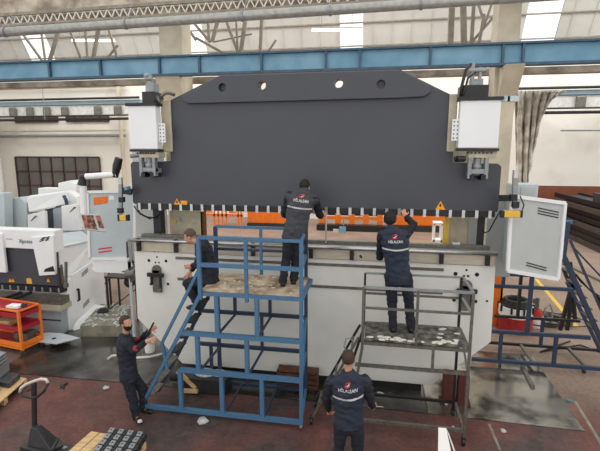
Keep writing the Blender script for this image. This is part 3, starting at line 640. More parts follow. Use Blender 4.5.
part('side_brace',m_steeld,gs,((gx1,GF,gl),(gx1,GB,gz)),w=.03); part('side_tie',m_steeld,gs,((gx1,GF,.22),(gx1,GB,.22)),w=.045)
part('base_rail',m_steeld,gs,((-.35,GF,.24),(gx1,GF,.24)),w=.05); part('base_rail',m_black,gs,((-.5,GB,.24),(gx1,GB,.24)),w=.045)
M().box((gx0+.03,GF+.02,gz),(gx1-.03,GB-.02,gz+.025)).build('deck',m_platg,gs)
la=V((-.22,GF+.12,gz)); lb=V((-.95,GF+.12,.1)); off=V((0,.5,0))
part('ladder_rail',m_steeld,gs,(la,lb),w=.04); part('ladder_rail',m_black,gs,(la+off,lb+off),w=.04)
for i in range(5): c_=la.lerp(lb,(i+.8)/5.6); part('rung',m_steeld,gs,(c_,c_+off),w=.035)
for i,(x,y) in enumerate(((gx1,GF),(gx1-.03,GB),(-.35,GF),(-.55,GB),(-.95,GF+.12),(-.95,GF+.62))):
    cst=M().cyl((x-.02,y,.055),(x+.02,y,.055),.055).box((x-.03,y-.02,.06),(x+.03,y+.02,.13)).build('caster',m_black,gs)
M().tube([W(347,352,GF+.1),W(344,347,GF+.1),W(346,339,GF+.1),W(350,338,GF+.1),W(354,342,GF+.1)],.01).build('hook_handle',m_steelgrey,gs)
o=M()
for k in range(30):
    x=random.uniform(gx0+.08,gx1-.15); 
    if .78<x<.86: continue
    o.ell((x,GF+random.uniform(.03,.16),gz+.03),(random.uniform(.015,.06),.03,.016),n=8)
for k in range(7): o.ell((random.uniform(.9,1.3),random.uniform(GF+.1,GB-.1),gz+.028),(.05,.03,.008),n=8)
tag(o.build('plaster_crumbs',m_plaster),'whitish plaster and rags along the grey scaffold deck edge','plaster',kind='stuff')
# ================================================================ RIGHT BLUE FRAME
bf=thing('scaffold','dark blue steel stair frame standing at the right beyond the cabinet door','scaffold',(3.,9.,0))
fy,by=9.05,9.95
x0=W(470,358,fy).x; x1=W(602,369,fy).x
ry=[(362,500,.09),(334,500,None),(288,500,None)]
zb_=W(500,361,fy).z; zc_=W(520,333,fy).z; zd_=W(540,288,fy).z
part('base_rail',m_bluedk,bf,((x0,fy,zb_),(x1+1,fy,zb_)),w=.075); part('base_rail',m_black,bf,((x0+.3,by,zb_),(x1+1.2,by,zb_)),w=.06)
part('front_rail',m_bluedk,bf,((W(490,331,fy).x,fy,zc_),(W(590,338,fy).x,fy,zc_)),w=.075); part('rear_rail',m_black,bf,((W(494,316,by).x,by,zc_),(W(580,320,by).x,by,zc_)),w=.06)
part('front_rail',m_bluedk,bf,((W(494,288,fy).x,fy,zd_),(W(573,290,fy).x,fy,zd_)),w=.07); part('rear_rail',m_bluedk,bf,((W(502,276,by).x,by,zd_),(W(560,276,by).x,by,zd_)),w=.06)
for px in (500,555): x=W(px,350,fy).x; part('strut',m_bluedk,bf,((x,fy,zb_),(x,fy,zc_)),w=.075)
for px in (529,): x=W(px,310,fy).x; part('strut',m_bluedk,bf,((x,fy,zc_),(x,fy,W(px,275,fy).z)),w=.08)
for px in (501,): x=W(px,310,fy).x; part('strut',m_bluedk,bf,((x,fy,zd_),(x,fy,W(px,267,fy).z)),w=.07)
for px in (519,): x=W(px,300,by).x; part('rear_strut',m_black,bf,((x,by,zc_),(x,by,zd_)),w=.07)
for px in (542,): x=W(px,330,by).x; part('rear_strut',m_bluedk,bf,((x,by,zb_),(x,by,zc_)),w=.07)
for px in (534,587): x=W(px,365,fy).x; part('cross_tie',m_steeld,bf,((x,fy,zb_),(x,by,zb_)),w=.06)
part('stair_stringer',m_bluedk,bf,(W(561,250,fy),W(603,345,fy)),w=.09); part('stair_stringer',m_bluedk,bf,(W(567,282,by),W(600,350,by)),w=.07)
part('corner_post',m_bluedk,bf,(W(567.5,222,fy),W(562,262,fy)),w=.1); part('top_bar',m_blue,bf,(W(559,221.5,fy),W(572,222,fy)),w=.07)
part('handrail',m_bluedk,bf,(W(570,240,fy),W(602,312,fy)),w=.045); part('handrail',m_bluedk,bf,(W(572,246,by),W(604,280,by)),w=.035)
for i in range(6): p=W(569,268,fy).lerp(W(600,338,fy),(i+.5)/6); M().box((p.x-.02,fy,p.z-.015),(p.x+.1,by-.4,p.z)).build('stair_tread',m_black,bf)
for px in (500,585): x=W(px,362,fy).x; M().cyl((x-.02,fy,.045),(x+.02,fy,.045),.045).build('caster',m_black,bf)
p=G(533,387,.03); q=G(522,366,.03); o=M().bar(p,q,.07,.05).build('loose_bar',m_steeld); tag(o,'short loose grey steel bar lying on the shiny floor sheet','bar')
# ---- things near the right frame
oc=thing('switch_cabinet','orange cabinet with green switch at right end of the big press','cabinet',(W(497,300,11.2).x,11.5,0))
M().box((W(488,300,11.3).x,11.3,0),(W(502.5,300,11.3).x,11.7,W(496,274,11.3).z)).build('body',m_orange,oc,.01)
M().box((W(494,270,11.28).x,11.28,W(496,275,11.28).z),(W(501.5,270,11.28).x,11.5,W(496,268,11.28).z)).build('green_switch',m_green,oc,.01)
M().box((W(492,290,11.29).x,11.29,W(496,288,11.29).z),(W(502,290,11.29).x,11.3,W(496,285.5,11.29).z)).build('stripe',m_black,oc)
M().box((W(501,290,11.29).x,11.3,0),(W(503.5,290,11.29).x,11.32,W(496,276,11.29).z)).build('yellow_edge',m_yellow,oc)
o=G(514,329); r_=.4
br=thing('oil_drum','short red drum with white band and dark hose coil on top','drum',o)
M().cyl(o,o+V((0,0,.38)),r_,n=28).build('body',m_redd,br); M().cyl(o+V((0,0,.385)),o+V((0,0,.62)),r_-.01,n=28).build('white_band',m_pap,br)
m_=M(); 
for k in range(3): m_.tube([o+V((math.cos(t_)*(r_-.08-.03*k),math.sin(t_)*(r_-.08-.03*k),.66+.05*k)) for t_ in [i*math.pi/10 for i in range(20)]],.045,closed=True)
m_.build('hose_coil',m_cable,br)
for k in range(9): a_=k*.7; M().box(o+V((math.cos(a_)*r_-.02,math.sin(a_)*r_-.02,.5)),o+V((math.cos(a_)*r_+.02,math.sin(a_)*r_+.02,.66))).build('hose_end',m_cable,br)
o=G(535,326); cn=thing('paint_canister','small red and white canister with nozzle beside the red drum','canister',o)
M().cyl(o,o+V((0,0,.3)),.17,n=20).build('body',m_pap,cn); M().cyl(o+V((0,0,.3)),o+V((0,0,.45)),.17,.12,n=20).build('shoulder',m_redd,cn)
M().cyl(o+V((0,0,.45)),o+V((0,0,.75)),.05,n=10).box(o+V((-.1,-.03,.6)),o+V((.02,.03,.72))).build('nozzle',m_steeld,cn)
M().tube([o+V((.15,0,.2)),o+V((.2,0,.5)),o+V((.3,0,.6)),o+V((.38,.0,.4)),o+V((.38,0,.02))],.02).build('pipe',m_steelgrey,cn)
o=G(560,330); st=thing('cable_stand','dark stand of bundled black cables behind the dark blue frame','cable stand',o)
for a_,b_ in (((560,330),(572,285)),((567,330),(574,283)),((575,320),(570,262)),((563,268),(572,290))): M().bar(W(*a_,10.5),W(*b_,10.5),.07).build('post',m_black,st)
m_=M()
for k in range(7): m_.tube([W(563+k*.8,258+k,10.3)+V((0,0,0)),W(574+k,272+k*1.5,10.3),W(590+k,290+k,10.2),W(606,300+k*3,10.)],.014,n=6)
m_.build('cable',m_cable,st)
m_=M()
for k in range(9):
    c0=G(552+random.uniform(-14,14),322+random.uniform(-5,5),.02); rr=random.uniform(.25,.6)
    m_.tube([c0+V((math.cos(t_)*rr*(1+.2*math.sin(3*t_+k)),math.sin(t_)*rr*.8,.012*k)) for t_ in [i*math.pi/9 for i in range(18)]],.014,n=6,closed=True)
tag(m_.build('cable_heap',m_cable),'heap of coiled black cables on the floor right of the drum','cables',kind='stuff')
m_=M().tube([G(600,352,.02),G(580,345,.03),G(560,348,.02),G(540,352,.02),G(556,346,.02),G(570,341,.02)],.018); tag(m_.build('cable',m_cable),'black cable looping on the floor under the dark blue frame','cable')
# floor marking lines
for k,(a_,b_,w_,lab) in enumerate(((( 536,279),(577,327),.12,'yellow painted floor line running behind the cable heap'),((575,401),(603,447),.05,'thin pale floor line at the lower right corner'),((489,424),(500,450),.04,'thin pale floor line right of the white folded sheet'))):
    A=G(*a_,.0);B=G(*b_,.0); d=(B-A).normalized(); n_=V((-d.y,d.x,0))*w_/2
    o=M().prism([A-n_,B-n_,B+n_,A+n_],(0,0,.003)).build('floor_line',m_yellow if k==0 else m_conc); tag(o,lab,'floor marking')
# stacked dark plates on right far floor
k=0
sl=['bottom','second','third','fourth','fifth','sixth','seventh','top']
for lv in range(8):
    for j in range(3):
        x=9.5+j*1.45+lv*.06+random.uniform(-.12,.12); y0=20.6+random.uniform(-.3,.6); L_=6.2-random.uniform(0,.8); xo=.13
        z=.12+lv*.255
        m_=M().box((x,y0,z-.0),(x+1.3,y0+L_,z+.03)); 
        m_.box((x,y0,z-.12),(x+.08,y0+L_,z)); m_.box((x+1.22,y0,z-.12),(x+1.3,y0+L_,z)); m_.box((x,y0,z+.03),(x+.06,y0+L_,z+.13)).box((x+1.24,y0,z+.03),(x+1.3,y0+L_,z+.13))
        o=m_.build('steel_profile',m_black if (lv+j)%3 else m_rustd); tag(o,'dark steel channel, %s layer of the %s pile near the brown wall base'%(sl[lv],['left','middle','right'][j]),'steel profile','dark steel channels stacked at right')
o=M().box((9.9,21,2.06),(15,22.5,2.4)).box((9.9,20.9,2.4),(15,22.6,2.45)).build('steel_box_beam',m_jack); tag(o,'large black box beam lying on top of the dark steel stack','beam')
o=M().box((6.9,15,.0),(7.0,25.5,.06)).build('floor_rail',m_steeld)
o.rotation_euler[2]=R(8); tag(o,'dark rail lying along the floor right of the cabinet door','rail')
# ---- orange structures seen through the press opening (near back wall)
OY=24.5
def op(px,py): return W(px,py,OY)
base_z=0
of=thing('barrier_fence','orange barrier with slim upright bars seen through the left of the press','barrier',(op(228,220).x,OY,0))
for x0_,x1_ in ((206,212),(229,236)): M().box((op(x0_,210).x,OY,.75),(op(x1_,210).x,OY+.08,2.2)).build('panel',m_orange,of)
M().box((op(206,210).x,OY,.55),(op(243,210).x,OY+.08,.7)).build('rail',m_orange,of); M().box((op(206,210).x,OY,2.1),(op(243,210).x,OY+.08,2.2)).build('rail',m_orange,of)
for px in (214,218,222,226,238,241): x=op(px,210).x; M().box((x-.05,OY,0),(x+.05,OY+.05,2.2)).build('upright',m_orange,of)
o=thing('orange_machine','long plain orange steel box seen through the press left of the middle worker','steel box',(op(262,220).x,OY,0))
M().box((op(246,220).x,OY+.3,.16),(op(283,220).x,OY+1.3,2.6)).build('body',m_orange,o,.03)
M().box((op(246,220).x,OY+.2,0),(op(283,220).x,OY+1.3,.15)).build('base',m_jack,o)
ra=thing('storage_rack','orange rack frame with dark shelves seen through the press, right of middle worker','rack',(op(360,220).x,OY,0))
for px in (322,338,352,366,380): x=op(px,215).x; M().box((x-.16,OY,.0),(x+.16,OY+.15,2.6)).build('upright',m_orange,ra)
for z in (.55,1.2,1.8): M().box((op(318,215).x,OY+.02,z),(op(383,215).x,OY+.12,z+.18)).build('shelf_beam',m_orange,ra)
for z in (.75,1.4): M().box((op(320,215).x,OY+.3,z),(op(382,215).x,OY+1.2,z+.32)).build('shelf_load',m_jack,ra)
M().box((op(318,222).x,OY-.6,.0),(op(396,222).x,OY-.1,.33)).build('floor_boxes',m_black,ra)
o=thing('orange_machine','wide orange machine body seen through the press, right of the right worker','steel box',(op(420,220).x,OY,0))
M().prism([(op(390,215).x,OY+.1,.31),(op(446,215).x,OY+.1,.31),(op(446,215).x,OY+.1,2.6),(op(390,215).x,OY+.1,2.8)],(0,1.2,0)).build('body',m_orange,o,.03)
M().box((op(392,215).x,OY-.1,.0),(op(440,215).x,OY+1.,.3)).build('base',m_jack,o)
wt=thing('side_table','small white trolley in front of the wide orange machine','trolley',(W(440,225,18).x,18,0))
x=W(434,225,18).x; x2=W(443,225,18).x
M().box((x,18,1.45),(x2,18.5,1.55)).build('top',m_pap,wt); M().box((x,18,.75),(x2,18.5,.85)).build('shelf',m_pap,wt)
for a_ in (x,x2-.06):
    for b_ in (18,18.44): M().box((a_,b_,0),(a_+.06,b_+.06,1.5)).build('leg',m_pap,wt)
bb=thing('tool_clutter','blue and white hand tools resting on the press table right of middle worker','hand tool',W(338,231,7.95))
M().box(W(333,232,7.95),W(339,229,8.02)).build('clamp',m_chrome,bb); M().box(W(339,233,7.93),W(346,226.5,8.03)).build('body',m_girder,bb,.01); M().box(W(343,226,7.95),W(344,219,7.97)).build('handle',m_steelgrey,bb)
p=W(326,228,7.85); o=M().cyl((p.x,7.85,2.73),(p.x,7.85,3.26),.016).build('measuring_rod',m_steel); tag(o,'thin upright steel measuring rod at the middle worker\'s right hand','rod')
# ---- under the table: crate, red props
cr=thing('wooden_crate','rust-brown slatted crate under the big press, behind the blue scaffold','crate',G(300,388))
m_rust=mat('old_crate_wood',s(98,62,40),.85,var=.25,scale=9); xa=W(278,380,7.55).x; xb=W(318,380,7.55).x
for i in range(3): M().box((xa,7.42,.04+i*.1),(xb,7.45,.11+i*.1)).build('slat',m_rust,cr)
for x in (xa,(xa+xb)/2,xb-.06): M().box((x,7.45,0.014),(x+.06,7.66,.34)).build('post',m_rust,cr)
M().box((xa,7.45,.33),(xb,7.68,.355)).build('lid',m_rust,cr)
for k,px in enumerate((449,464)):
    x=W(px,380,7.45).x; t=thing('machine_prop',['brick-red steel prop under the press, left one of the pair','brick-red steel prop under the press, right one of the pair'][k],'prop',(x,7.5,0),'red props under the big press')
    M().box((x-.09,7.42,0.014),(x+.09,7.6,.58)).build('column',m_brick,t,.01); M().box((x-.13,7.4,0.014),(x+.13,7.62,.05)).build('foot',m_brick,t)
# dark boxes under scaffold left
t=thing('parts_crate','dark open crate of rags under the blue scaffold','crate',G(211,389,.0)+V((0,.0,0)))
c_=wl(t); M().box(c_+V((-.35,-.2,.014)),c_+V((.35,.2,.3))).build('box',m_jack,t,.01); M().ell(c_+V((-.1,0,.32)),(.2,.15,.06)).ell(c_+V((.15,.03,.32)),(.15,.12,.05)).build('rags',m_debr,t)
t=thing('motor_bracket','dark gearbox with timber offcuts under the scaffold stairs','gearbox',G(187,388))
c_=wl(t); M().box(c_+V((-.15,-.1,.014)),c_+V((.12,.15,.3))).cyl(c_+V((-.3,0,.25)),c_+V((-.1,0,.25)),.12).build('housing',m_jack,t,.02); M().bar(c_+V((-.1,-.16,.42)),c_+V((.25,-.16,.12)),.06).bar(c_+V((-.05,-.2,.06)),c_+V((.3,-.2,.08)),.06).build('timber',m_wood,t)
# debris on floor
def scrap(px,py,lab,m=m_debr,sz=.09,z=.0):
    c_=G(px,py,z); o=M(); k=random.Random(px)
    pts=[c_+V((math.cos(a_)*sz*k.uniform(.6,1.2),math.sin(a_)*sz*k.uniform(.5,1.),0)) for a_ in [i*math.pi/4 for i in range(8)]]
    o.prism(pts,(0,0,.02)); o.ell(c_+V((0,0,.02)),(sz*.6,sz*.4,.02),n=8)
    tag(o.build('paper_scrap',m),lab,'scrap')
scrap(202,421,'crumpled pale blue plastic scrap on red floor before the scaffold',m_debr,.11)
scrap(106,388,'small white scrap at the front edge of the left steel sheet',m_debr,.07,.014)
scrap(503,431,'pale scrap on red floor in front of the shiny steel sheet',m_debr,.05)
scrap(569,401,'teal scrap lying at the right end of the shiny steel sheet',mat('teal_plastic',s(70,140,150),.5),.05,.014)
scrap(453,428,'tiny white scrap on red floor right of the folded white sheet',m_debr,.03)
scrap(446,404,'white scrap on the dark steel sheet by the red props',m_debr,.035,.014)
scrap(380,394,'whitish rag on the dark steel sheet right of the front worker',m_debr,.06,.014)
c_=G(322,379,.014); o=M().box(c_+V((-.1,-.05,0)),c_+V((.14,.1,.12))).build('paper_box',m_pap); tag(o,'small white box on the floor left of the front worker','box')
m_=M().tube([G(108,359,.03),G(112,356,.03),G(120,355,.03),G(135,358,.03),G(150,357,.03),G(162,354,.03)],.03); tag(m_.build('air_hose',m_chrome),'whitish hose lying on the dark sheet behind the bearded man','hose')
m_=M().bar(G(61,387,.02),G(67,383,.02),.03).bar(G(61,385,.02),G(64,388,.02),.025); tag(m_.build('tee_wrench',m_jack),'small dark T-shaped tool on the red floor beyond the pallet jack','tool')
c_=G(150,343,.25); t=thing('white_bucket','small white bucket behind the bearded man\'s hands','bucket',G(150,352)); c_=wl(t)
M().cyl(c_+V((0,0,.014)),c_+V((0,0,.26)),.1,.12).build('body',m_pap,t)
# ================================================================ LEFT PRESS BRAKE (white)
lx,ly=-7.2,9.0
lb=thing('press_brake','smaller white press brake with dark ram at the left edge','press brake',(-8.4,9.4,0))
def L_(px,py,Y=9.0): p=W(px,py,Y); return (p.x,p.z)
zt=L_(30,229)[1]
M().xz([(-10.2,zt),(L_(57,229)[0],zt),(L_(58,245)[0],L_(58,252)[1]),(L_(48,250)[0],L_(48,249)[1]),(-10.2,L_(20,247)[1])],8.9,9.2).build('top_cover',m_white2,lb,.02)
M().xz([(L_(36,236)[0],L_(36,236)[1]),(L_(58,234)[0],L_(58,234)[1]),(L_(60,273)[0],L_(60,273)[1]),(L_(44,274)[0],L_(44,274)[1])],8.84,8.92).build('side_cover',m_white2,lb,.015)
M().xz([L_(45,269,8.83),L_(53,266,8.83),L_(54.5,271.5,8.83),L_(43.5,272,8.83)],8.83,8.841).build('cover_window',m_black,lb)
M().box((L_(-12,240)[0],8.84,L_(8,271)[1]),(L_(8,240)[0],8.92,zt-.1)).build('left_cover',m_white2,lb,.02)
M().box((-10.2,8.98,L_(30,284)[1]),(L_(58,284)[0],9.1,zt-.15)).build('ram',m_ram,lb)
for px,w in ((10,.05),(12.8,.05),(29,.075),(48,.05)):
    p=W(px,281-w*10,8.97); M().prism([(p.x-w,8.974,p.z-w*.8),(p.x+w,8.974,p.z-w*.8),(p.x,8.974,p.z+w)],(0,.005,0)).build('warning_triangle',m_orsign,lb)
p=W(29,281,8.97); M().box((p.x-.07,8.972,p.z-.07),(p.x+.07,8.979,p.z+.06)).build('yellow_label',m_yellow,lb)
z_=L_(30,285)[1]; M().box((-10.2,8.9,z_-.12),(L_(64,285)[0],9.1,z_)).build('tool_rail',m_black,lb)
for i in range(11): x=-9.6+i*.22; M().box((x,8.88,z_-.1),(x+.04,8.9,z_)).build('tool_clamp',m_steelgrey,lb)
z2_=L_(30,297)[1]; M().box((-10.2,8.85,z2_-.1),(L_(65,297)[0],9.15,z2_+.08)).build('lower_die',m_steeld,lb)
z3_=L_(30,303)[1]; M().box((-10.2,8.8,z3_-.08),(L_(66,303)[0],9.2,z3_+.05)).build('die_table',m_band,lb)
M().box((-10.2,8.9,.02),(L_(66,330)[0],9.1,z3_-.08)).build('lower_plate',m_table,lb,.01)
M().box((-10.2,8.885,L_(30,316.5)[1]-.015),(L_(65,330)[0],8.9,L_(30,316.5)[1]+.015)).build('seam',m_inkg,lb)
for px in (12,22): p=W(px,297,8.8); M().bar(p+V((.2,.1,.1)),p+V((-.25,-.5,-.05)),.06).build('support_arm',m_black,lb)
# right side body
sx=W(60,250,9.15).x+.12
def pxX(px,py,Y): return W(px,py,Y)
M().prism([W(58,246,9.15),W(93,240,10.6),W(95,302,10.6),W(71,277,9.5),W(60,276,9.15)],(-.25,.12,0)).build('side_frame',m_white2,lb,.02)
M().prism([(sx,9.1,1.3),(sx,10.6,1.3),(sx,10.6,.02),(sx,9.1,.02)],(-.2,0,0)).build('lower_side',m_white2,lb,.02)
q=[W(71.5,275,9.3),W(92,262,10.1),W(95,303,10.1),W(75.5,321,9.3)]
dn=M().prism(q,V((-.05,.03,0))).build('side_door',m_white2,lb,.012)
fq=lambda u,v: q[0].lerp(q[1],u).lerp(q[3].lerp(q[2],u),v)
nq=(q[1]-q[0]).cross(q[3]-q[0]).normalized(); nq=nq if nq.y<0 else -nq
for i in range(3):
    for (u0,v0) in ((.45,.1),(.4,.8)): M().prism([fq(u0,v0+i*.035)+nq*.002,fq(u0+.32,v0-.03+i*.035)+nq*.002,fq(u0+.32,v0-.015+i*.035)+nq*.002,fq(u0,v0+.015+i*.035)+nq*.002],nq*.003).build('vent',m_inkg,dn)
M().bar(fq(.22,.37)+nq*.03,fq(.22,.62)+nq*.03,.035).bar(fq(.22,.37)+nq*.03,fq(.16,.37),.03).bar(fq(.22,.62)+nq*.03,fq(.16,.62),.03).build('handle',m_black,dn)
M().prism([W(65,335,9.2),W(75,322,9.3),W(95,304,10.1),W(105,306,10.1),W(84,328,9.6),W(73,338,9.0)],(0,.05,-.08)).build('base_foot',m_white2,lb,.01)
M().bar(W(66,262,8.8),W(66,283,8.8),.05).box(W(60,265,8.82),W(64,283,8.9)).box(W(63,284,8.8),W(69,287,8.9)).build('guard_post',m_steeld,lb,.008)
M().box(W(60,268,8.9),W(63,288,9.0)).build('guard_block',m_black,lb)
place_text('Xpress',.13,'lettering',m_inkg,lb,W(25.5,241.5,8.885),(1,0,0),(0,0,1))
for k in range(3): 
    p=W(38.5,241-k*1.6,8.83); M().prism([(p.x+.0+k*.03,8.836,p.z),(p.x+.12+k*.03,8.836,p.z+.03),(p.x+.15+k*.03,8.836,p.z+.012),(p.x+.03+k*.03,8.836,p.z-.02)],(0,.004,0)).prism([(p.x+.16+k*.02,8.836,p.z+.02),(p.x+.25+k*.02,8.836,p.z+.05),(p.x+.27+k*.02,8.836,p.z+.03),(p.x+.18+k*.02,8.836,p.z)],(0,.004,0)).build('logo_stripe',m_inkg,lb)
p=W(6,239.5,8.89); M().box((p.x,8.895,p.z),(p.x+.17,8.9,p.z+.025)).build('small_lettering',m_table,lb)
# machine behind: hood
hb=thing('press_brake','white machine with rounded hood and vented doors behind the smaller press','press brake',(-9.5,11.4,0))
HY=11.0
def hp(px,py,Y=HY): return W(px,py,Y)
M().prism([hp(26,196),hp(64,191,11.6),hp(67,200,11.6),hp(64,206,11.5),hp(28,213)],V((0,.5,0))).build('hood',m_white2,hb,.05)
M().prism([hp(4,199),hp(20,197),hp(26,203),hp(27,233),hp(4,233)],V((0,.3,0))).build('left_side_panel',m_lgrey,hb,.02)
M().prism([hp(-8,193,10.6),hp(4,193,10.6),hp(5,232,10.6),hp(-8,232,10.6)],V((0,.3,0))).build('tall_panel',m_lgrey,hb,.02)
M().prism([hp(27,215,10.9),hp(45,211,10.9),hp(46,229,10.9),hp(28,231,10.9)],V((0,.1,0))).build('vented_door',m_white2,hb,.02)
M().prism([hp(61,206,11.2),hp(76,204,11.2),hp(80,231,11.2),hp(62,231,11.2)],V((0,.1,0))).build('vented_door',m_white2,hb,.02)
for (u,v,Y) in ((31,221,10.89),(70,212,11.19)):
    for i in range(5): a_=W(u+i*.9,v-i*1.1,Y); b_=W(u+3.5+i*.9 if i<4 else u+4.5,v-4-i*.3,Y); M().bar(a_,b_,.02,.01).build('vent_slot',m_inkg,hb)
M().prism([hp(63,193,11.7),hp(68,191,11.7),hp(76,197,11.7),hp(79,205,11.7),hp(78,232,11.7),hp(64,232,11.7)],V((0,.3,0))).build('right_side_panel',m_white2,hb,.03)
M().prism([hp(45,208,11.4),hp(62,205,11.4),hp(62,230,11.4),hp(45,230,11.4)],V((0,.1,0))).build('inner_panel',m_ram,hb)
M().prism([hp(53,209,11.3),hp(62,207,11.3),hp(62,230,11.3),hp(54,230,11.3)],V((0,.05,0))).build('inner_door',m_table,hb)
M().prism([hp(58,183,12.2),hp(70,180.5,12.2),hp(76,184,12.2),hp(77,200,12.2),hp(58,200,12.2)],V((0,.4,0))).prism([hp(38,188,12.2),hp(58,188.5,12.2),hp(58,198,12.2),hp(38,198,12.2)],V((0,.4,0))).build('rear_cover',m_white2,hb,.02)
M().box((hp(0,240).x-1,11.3,.02),(hp(78,240).x,12.2,hp(30,230).z)).build('body',m_lgrey2,hb)
M().tube([hp(64,196,11.45),hp(66,200,11.4),hp(67,206,11.4)],.05).build('hose',m_bluedk,hb)
M().prism([W(59,233,9.9),W(82,231,10.6),W(93,240,10.6),W(60,247,9.2)],V((0,0,-.05))).build('top_shelf',m_lgrey,lb)
# ================================================================ cart
c_=G(23,355)
ct=thing('tool_trolley','orange tool trolley with dark red trays at the left edge','trolley',c_,rz=R(-9),local=True)
w_,d_,h_=1.5,.5,W(22,312,c_.y).z
for i,(x,y) in enumerate(((0,0),(0,d_),(-w_,0),(-w_,d_))):
    M().bar((x,y,.1),(x,y,h_),.05).build('post',m_orange2,ct)
    cs=M().cyl((x-.02,y,.06),(x+.02,y,.06),.06).build('caster',m_rust,ct)
for z in (.16,.52,h_-.16):
    tr=M().box((-w_,0,z),(0,d_,z+.03)).build('tray',m_red,ct)
    M().bar((-w_,0,z+.06),(0,0,z+.06),.03,.1).bar((-w_,d_,z+.06),(0,d_,z+.06),.03,.1).bar((0,0,z+.06),(0,d_,z+.06),.03,.1).build('tray_rim',m_orange2 if z<.5 else m_red,tr)
tr=M().box((-w_,0,h_-.02),(0,d_,h_)).build('top_tray',m_red,ct)
M().bar((-w_,0,h_),(0,0,h_),.035).bar((-w_,d_,h_),(0,d_,h_),.035).bar((0,0,h_),(0,d_,h_),.035).build('edge_frame',m_orange2,tr); M().bar((-w_,0,.14),(0,0,.14),.04).bar((0,0,.14),(0,d_,.14),.04).build('bottom_frame',m_orange2,ct)
def lp_(x,y,z): 
    return ct.matrix_basis@V((x,y,z))
bpy.context.view_layer.update()
p=lp_(-.3,.2,h_+.002); o=M().box(p+V((-.17,-.1,0)),p+V((.12,.08,.05))).build('paper_sheet',m_pap); tag(o,'white papers lying on the top tray of the orange trolley','paper')
p=lp_(-.12,.25,h_+.04); o=M().box(p+V((-.05,-.03,-.03)),p+V((.04,.03,.04))).cyl(p+V((-.1,0,0)),p+V((.02,0,0)),.015).build('hand_tool',m_inkg); tag(o,'dark blue small tool beside papers on the trolley top','tool')
p=lp_(-.6,.25,.55); o=M().box(p+V((-.3,-.15,0)),p+V((.1,.12,.1))).build('wood_block',m_wood); tag(o,'pale timber block on the middle tray of the orange trolley','block')
p=lp_(-.25,.3,.19); o=M().box(p+V((-.2,-.12,0)),p+V((.15,.15,.2))).build('parts_box',m_steeld); tag(o,'grey-green parts box on the bottom tray of the orange trolley','box')
# grey wedge plate
pp=[G(30,341,.12),G(46,333,.12),G(62,334,.12),G(80,338.5,.12),G(56,344.5,.12),G(40,342.5,.12)]
t=thing('metal_panel','light grey pointed metal plate lying flat beside the trolley','metal plate',(pp[0].x,pp[0].y,0))
M().prism(pp,(0,0,.02)).build('plate',m_lgrey,t); p=G(54,338.5,.142); M().cyl(p,p+V((0,0,.003)),.05).build('hole',m_dark,t)
M().box((pp[0].x+.2,pp[0].y+.1,.014),(pp[0].x+.4,pp[0].y+.25,.12)).box((pp[3].x-.6,pp[3].y-.1,.014),(pp[3].x-.4,pp[3].y+.05,.12)).build('spacer_block',m_wood,t)
# concrete plinth with scrap
q=[G(80,326,.28),G(121,326,.28),G(131,306,.28),G(101,304,.28)]
o=M().prism(q,(0,0,-.27)).build('concrete_plinth',m_conc,None); tag(o,'low grimy concrete plinth covered in scrap left of the big press','plinth')
m_=M()
for k in range(70):
    u=random.random();v=random.random(); p=q[0].lerp(q[1],u).lerp(q[3].lerp(q[2],u),v)+V((0,0,.01)); a_=random.uniform(0,3.1); d=V((math.cos(a_),math.sin(a_),.1))*random.uniform(.03,.09); m_.bar(p-d,p+d,.03,.015)
tag(m_.build('metal_scrap',m_debr),'light metal offcuts strewn over the concrete plinth','scrap',kind='stuff')
p=G(103,312,.29); o=M().cyl(p,p+V((0,0,.06)),.14).cyl(p+V((0,0,.06)),p+V((0,0,.1)),.08).build('base_disc',m_jack); tag(o,'dark round foot disc at the back of the concrete plinth','disc')
# trestle tables
def trestle(tl,tr_,Y0,Y1,z,label,top):
    a_=tl;b_=tr_
    t=thing('work_table',label,'table',((a_+b_)/2,(Y0+Y1)/2,0))
    M().box((a_,Y0,z-.04),(b_,Y1,z)).build('table_top',top,t)
    for x in (a_+.04,b_-.04):
        for y in (Y0+.04,Y1-.04): M().bar((x,y,0),(x,y,z-.04),.04).build('leg',m_black,t)
    M().bar((a_+.04,Y0+.04,.25),(b_-.04,Y0+.04,z-.3),.025).build('brace',m_black,t)
trestle(W(92,268,11).x,W(109,268,11).x,11,12.2,W(100,268,11).z,'low wooden-topped bench just right of the white press side door',m_wood)
trestle(W(104,278,10).x,W(136,278,10).x,10,10.6,W(110,277,10).z,'thin black trestle table between the white press and the big press',m_black)
p=W(129,275,10.2); o=M().ell(p+V((0,0,-.2)),(.15,.12,.14)).build('work_bag',m_black); 
tag(o,'black bag hanging below the thin black trestle table','bag')
# ================================================================ pallets
def pallet(c0,ux,uy,w,d,label,z=.0):
    ux=V(ux).normalized();uy=V(uy).normalized(); t=thing('wooden_pallet',label,'pallet',c0)
    n_=6
    for i in range(n_):
        a_=c0+ux*(w*i/n_+.005); b_=c0+ux*(w*(i+1)/n_-.012)
        M().prism([a_+V((0,0,.12)),b_+V((0,0,.12)),b_+uy*d+V((0,0,.12)),a_+uy*d+V((0,0,.12))],(0,0,.022)).build('deck_board',m_wood,t)
    for k in (0,.5,1):
        a_=c0+uy*((d-.1)*k)
        M().prism([a_+V((0,0,.014)),a_+ux*w+V((0,0,.014)),a_+ux*w+uy*.1+V((0,0,.014)),a_+uy*.1+V((0,0,.014))],(0,0,.104)).build('bearer',m_wood,t)
    return t
c0=G(27,379,.13); c0.z=0
uy=(G(0,403,.13)-G(27,379,.13)); uy.z=0; ux=V((-1,.12,0))
pallet(c0,ux,uy,1.6,1.3,'pine pallet holding grey steel parts at the left edge')
ux=ux.normalized(); uyn=uy.normalized()
b0=c0+V((0,0,.145))
